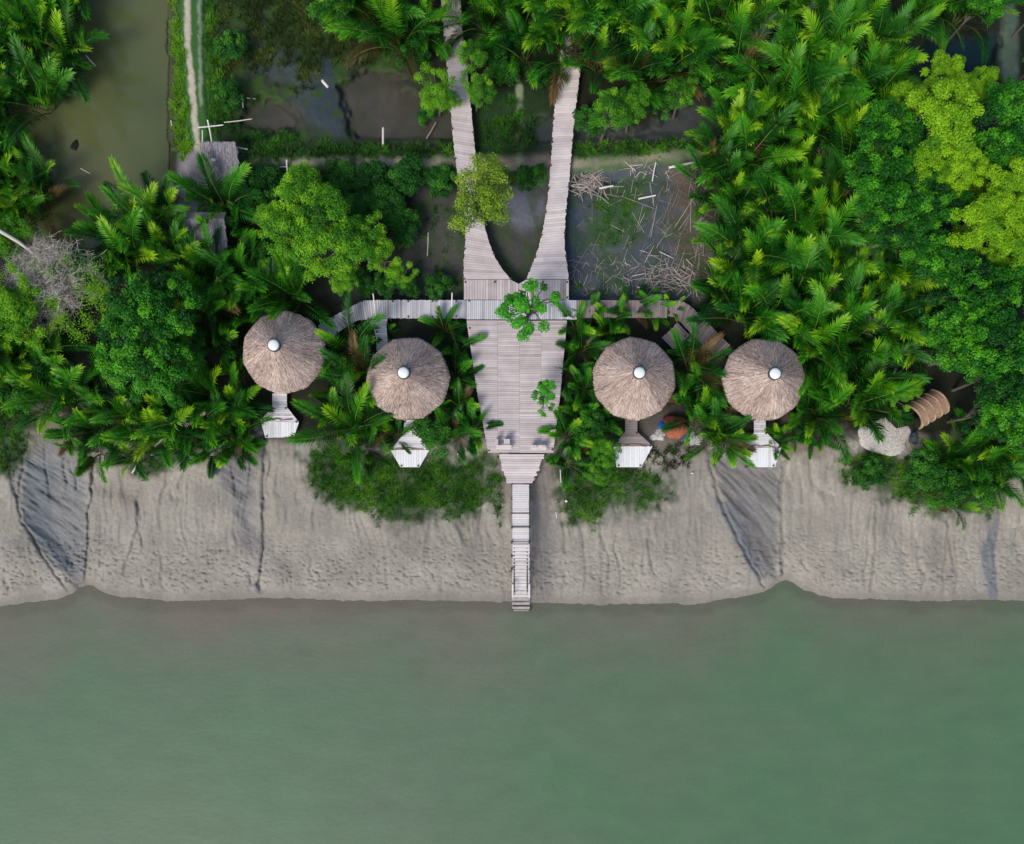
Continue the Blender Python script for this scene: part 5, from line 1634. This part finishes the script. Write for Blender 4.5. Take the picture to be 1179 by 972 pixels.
    blob(mb, w, 0.2, 0.16, 0.2, 12, 0.8, 0.3, 12, 6, False)
    single('tan_stone', mb, M['stone'], 'small tan stone in the crook of the charred log', 'stone', at=w)
    mb = MB()
    w = P(1052, 505, 1.9)
    blob(mb, w, 0.28, 0.3, 0.25, 14, 0.3, 0.4, 14, 6)
    single('dark_sack', mb, M['collar'], 'dark bluish sack at the right edge of the pale sand heap', 'sack', at=w)
    # sand heap
    mb = MB()
    w = P(1018, 502, 1.6)
    n, m = 40, 14
    blob(mb, (w.x, w.y, 1.66), 1.6, 0.95, 0.16, 21, 0.62, 0.22, n, m)
    single('sand_heap', mb, M['sand'], 'pale grey heap of sand and gravel below the brown arched awning', 'sand heap', at=w, smooth=True)
    # blue-white sheet and planks under the left palms
    mb = MB()
    w = P(214, 480, 2.5)
    blob(mb, w, 0.36, 0.34, 0.5, 31, 0.6, 0.6, 16, 7)
    single('plastic_sheet', mb, M['pale_blue'], 'crumpled pale blue plastic sheet under the left palms', 'sheet', at=w)
    rod('timber_plank', (213, 490), 2.6, (238, 474), 2.6, 0.12, 'deadwood', 'grey timber beam beside the pale blue plastic sheet', 'plank', tint=.45)
    rod('bamboo_pole', (211, 470), 2.9, (213, 488), 2.6, 0.03, 'white', 'white stick propped against the pale blue plastic sheet', 'stick')
    # blue drum by the shack
    c = P(213, 287, 2.6)
    e = empty('plastic_drum', (c.x, c.y, 1.6), 'bright blue plastic drum beside the lower grey shack roof', 'drum')
    mb = MB()
    mb.lathe([(0.26, 0), (0.29, 0.1), (0.29, 0.45), (0.30, 0.48), (0.29, 0.52), (0.29, 0.9), (0.26, 1.0), (0.23, 1.0), (0.22, 0.96), (0.001, 0.96)], 20, 0.5, (c.x, c.y, 1.55))
    part('drum_body', mb, M['blue'], e, True)
    mb = MB()
    mb.lathe([(0.06, 0.96), (0.06, 1.01), (0.001, 1.01)], 10, 0.9, (c.x + 0.1, c.y, 1.56))
    part('cap', mb, M['white'], e)
    # shacks
    for (x0, y0, x1, y1, ridge, rz, lab, seed) in ((236, 167, 275, 200, 'y', 2.75, 'grey thatched lean-to roof at the end of the dike path', 1),
                                                  (214, 246, 262, 290, 'x', 2.9, 'grey thatched shack roof below the dike, half covered by palms', 2)):
        z = rz - 0.3
        p0, p1 = P(x0, y1, z), P(x1, y0, z)
        cx, cy = (p0.x + p1.x) / 2, (p0.y + p1.y) / 2
        e = empty('thatched_shack', (cx, cy, 1.6), lab, 'shack', 'grey thatched shacks')
        hx, hy = (p1.x - p0.x) / 2, (p1.y - p0.y) / 2
        rng = np.random.default_rng(seed)
        mb = MB()
        ry = cy + hy * (0.55 if seed == 2 else 0.9)
        vs = [(cx - hx, cy - hy, z), (cx + hx, cy - hy, z), (cx + hx, ry, rz + 0.2), (cx - hx, ry, rz + 0.2), (cx + hx, cy + hy, z + 0.2), (cx - hx, cy + hy, z + 0.2)]
        vs += [(v[0], v[1], v[2] - 0.1) for v in vs]
        mb.add(vs, [(0, 1, 2, 3), (3, 2, 4, 5), (7, 6, 9, 8), (8, 9, 11, 10), (0, 6, 7, 1), (1, 7, 8, 2), (2, 8, 10, 4), (4, 10, 11, 5), (5, 11, 9, 3), (3, 9, 6, 0)], 0.35)
        n = 3800
        u, v = rng.random(n), rng.random(n)
        x = cx - hx + 2 * hx * u
        y = cy - hy + (ry - cy + hy) * v
        zz = z + (rz + 0.2 - z) * v + 0.015
        L = rng.uniform(0.15, 0.4, n)
        sl = (rz + 0.2 - z) / (ry - cy + hy)
        a0 = np.stack([x, y, zz + rng.uniform(0, .03, n)], -1)
        a1 = a0 + np.stack([rng.normal(0, .05, n), -L, -L * sl + rng.uniform(0, .03, n)], -1)
        s_ = np.stack([np.full(n, .016), np.zeros(n), rng.normal(0, .006, n)], -1)
        Q = np.stack([a0 - s_, a1 - s_, a1 + s_, a0 + s_], 1)
        n0 = len(mb.v)
        mb.v += [tuple(q) for q in Q.reshape(-1, 3)]
        mb.f += [(n0 + 4 * i, n0 + 4 * i + 1, n0 + 4 * i + 2, n0 + 4 * i + 3) for i in range(n)]
        mb.t += list(np.clip(rng.normal(.55, .22, n), 0, 1))
        part('roof', mb, M['thatch_grey'], e)
        for sx in (-1, 1):
            for sy in (-1, 1):
                o = link('post', POST, e)
                o.location = (sx * hx * 0.85, sy * hy * 0.8, -0.3)
                o.scale = (0.05, 0.05, z - 1.3)
        mb = MB()
        for sy in (-1, 1):
            beam(mb, (cx - hx * .95, cy + sy * hy * .8, z - 0.08), (cx + hx * .95, cy + sy * hy * .8, z - 0.08), 0.04)
        part('rafter', mb, M['under'], e)
    # upright stakes at the canal end by the shack
    for i in range(8):
        x, y = 199 + i * 1.9, 203 + rg.uniform(-3, 3)
        rod('fence_stake', (x, y + 30), 1.5, (x + rg.uniform(-2, 2), y), 2.6, 0.03, 'deadwood', 'pale stake in the broken fence at the canal end', 'stake', 'stakes of the broken fence at the canal end', tint=.8)
    mb = MB()
    w = P(203, 230, 2.2)
    blob(mb, w, 0.22, 0.22, 0.25, 41, 0.5, 0.4, 12, 6)
    single('rusty_pot', mb, M['rust'], 'rusty brown pot among the stakes at the canal end', 'pot', at=w)


# ------------------------------------------------------------------ camera, light, world
def build_view():
    cam = bpy.data.cameras.new('drone_camera')
    cam.sensor_width = 36
    cam.lens = 36 * H / (1179 * S)
    cam.shift_y = (NY - 486.0) / 1179.0
    cam.clip_end = 2000
    o = bpy.data.objects.new('drone_camera', cam)
    COL.objects.link(o)
    o.location = (0, 0, H)
    sc.camera = o
    el, az = 46, 212      # sun low-left in the picture: from the south-west
    d = Vector((math.sin(R(az)) * math.cos(R(el)), math.cos(R(az)) * math.cos(R(el)), math.sin(R(el))))
    sun = bpy.data.lights.new('sun', 'SUN')
    sun.energy = SUN
    sun.angle = R(20)
    sun.color = (1.0, 0.92, 0.82)
    so = bpy.data.objects.new('sun', sun)
    COL.objects.link(so)
    so.rotation_euler = (-d).to_track_quat('-Z', 'Y').to_euler()
    w = bpy.data.worlds.new('World')
    sc.world = w
    w.use_nodes = True
    bg = w.node_tree.nodes['Background']
    sky = w.node_tree.nodes.new('ShaderNodeTexSky')
    sky.sky_type = 'NISHITA'
    sky.sun_disc = False
    sky.sun_elevation = R(el)
    sky.sun_rotation = R(az)
    sky.air_density = 1.0
    sky.dust_density = 3.0
    w.node_tree.links.new(sky.outputs[0], bg.inputs[0])
    bg.inputs[1].default_value = SKY
    sc.view_settings.view_transform = 'Standard'
    sc.view_settings.look = 'None'
    sc.view_settings.exposure = 0
    sc.view_settings.gamma = 1
    sc.cycles.use_denoising = True
    sc.cycles.max_bounces = 6
    sc.cycles.diffuse_bounces = 3
    sc.cycles.glossy_bounces = 2
    sc.cycles.transmission_bounces = 3


SUN, SKY = 2.05, 0.147
build_view()
build_terrain()
build_water()
build_grass()
build_decks()
build_huts()
build_plants()
build_small()
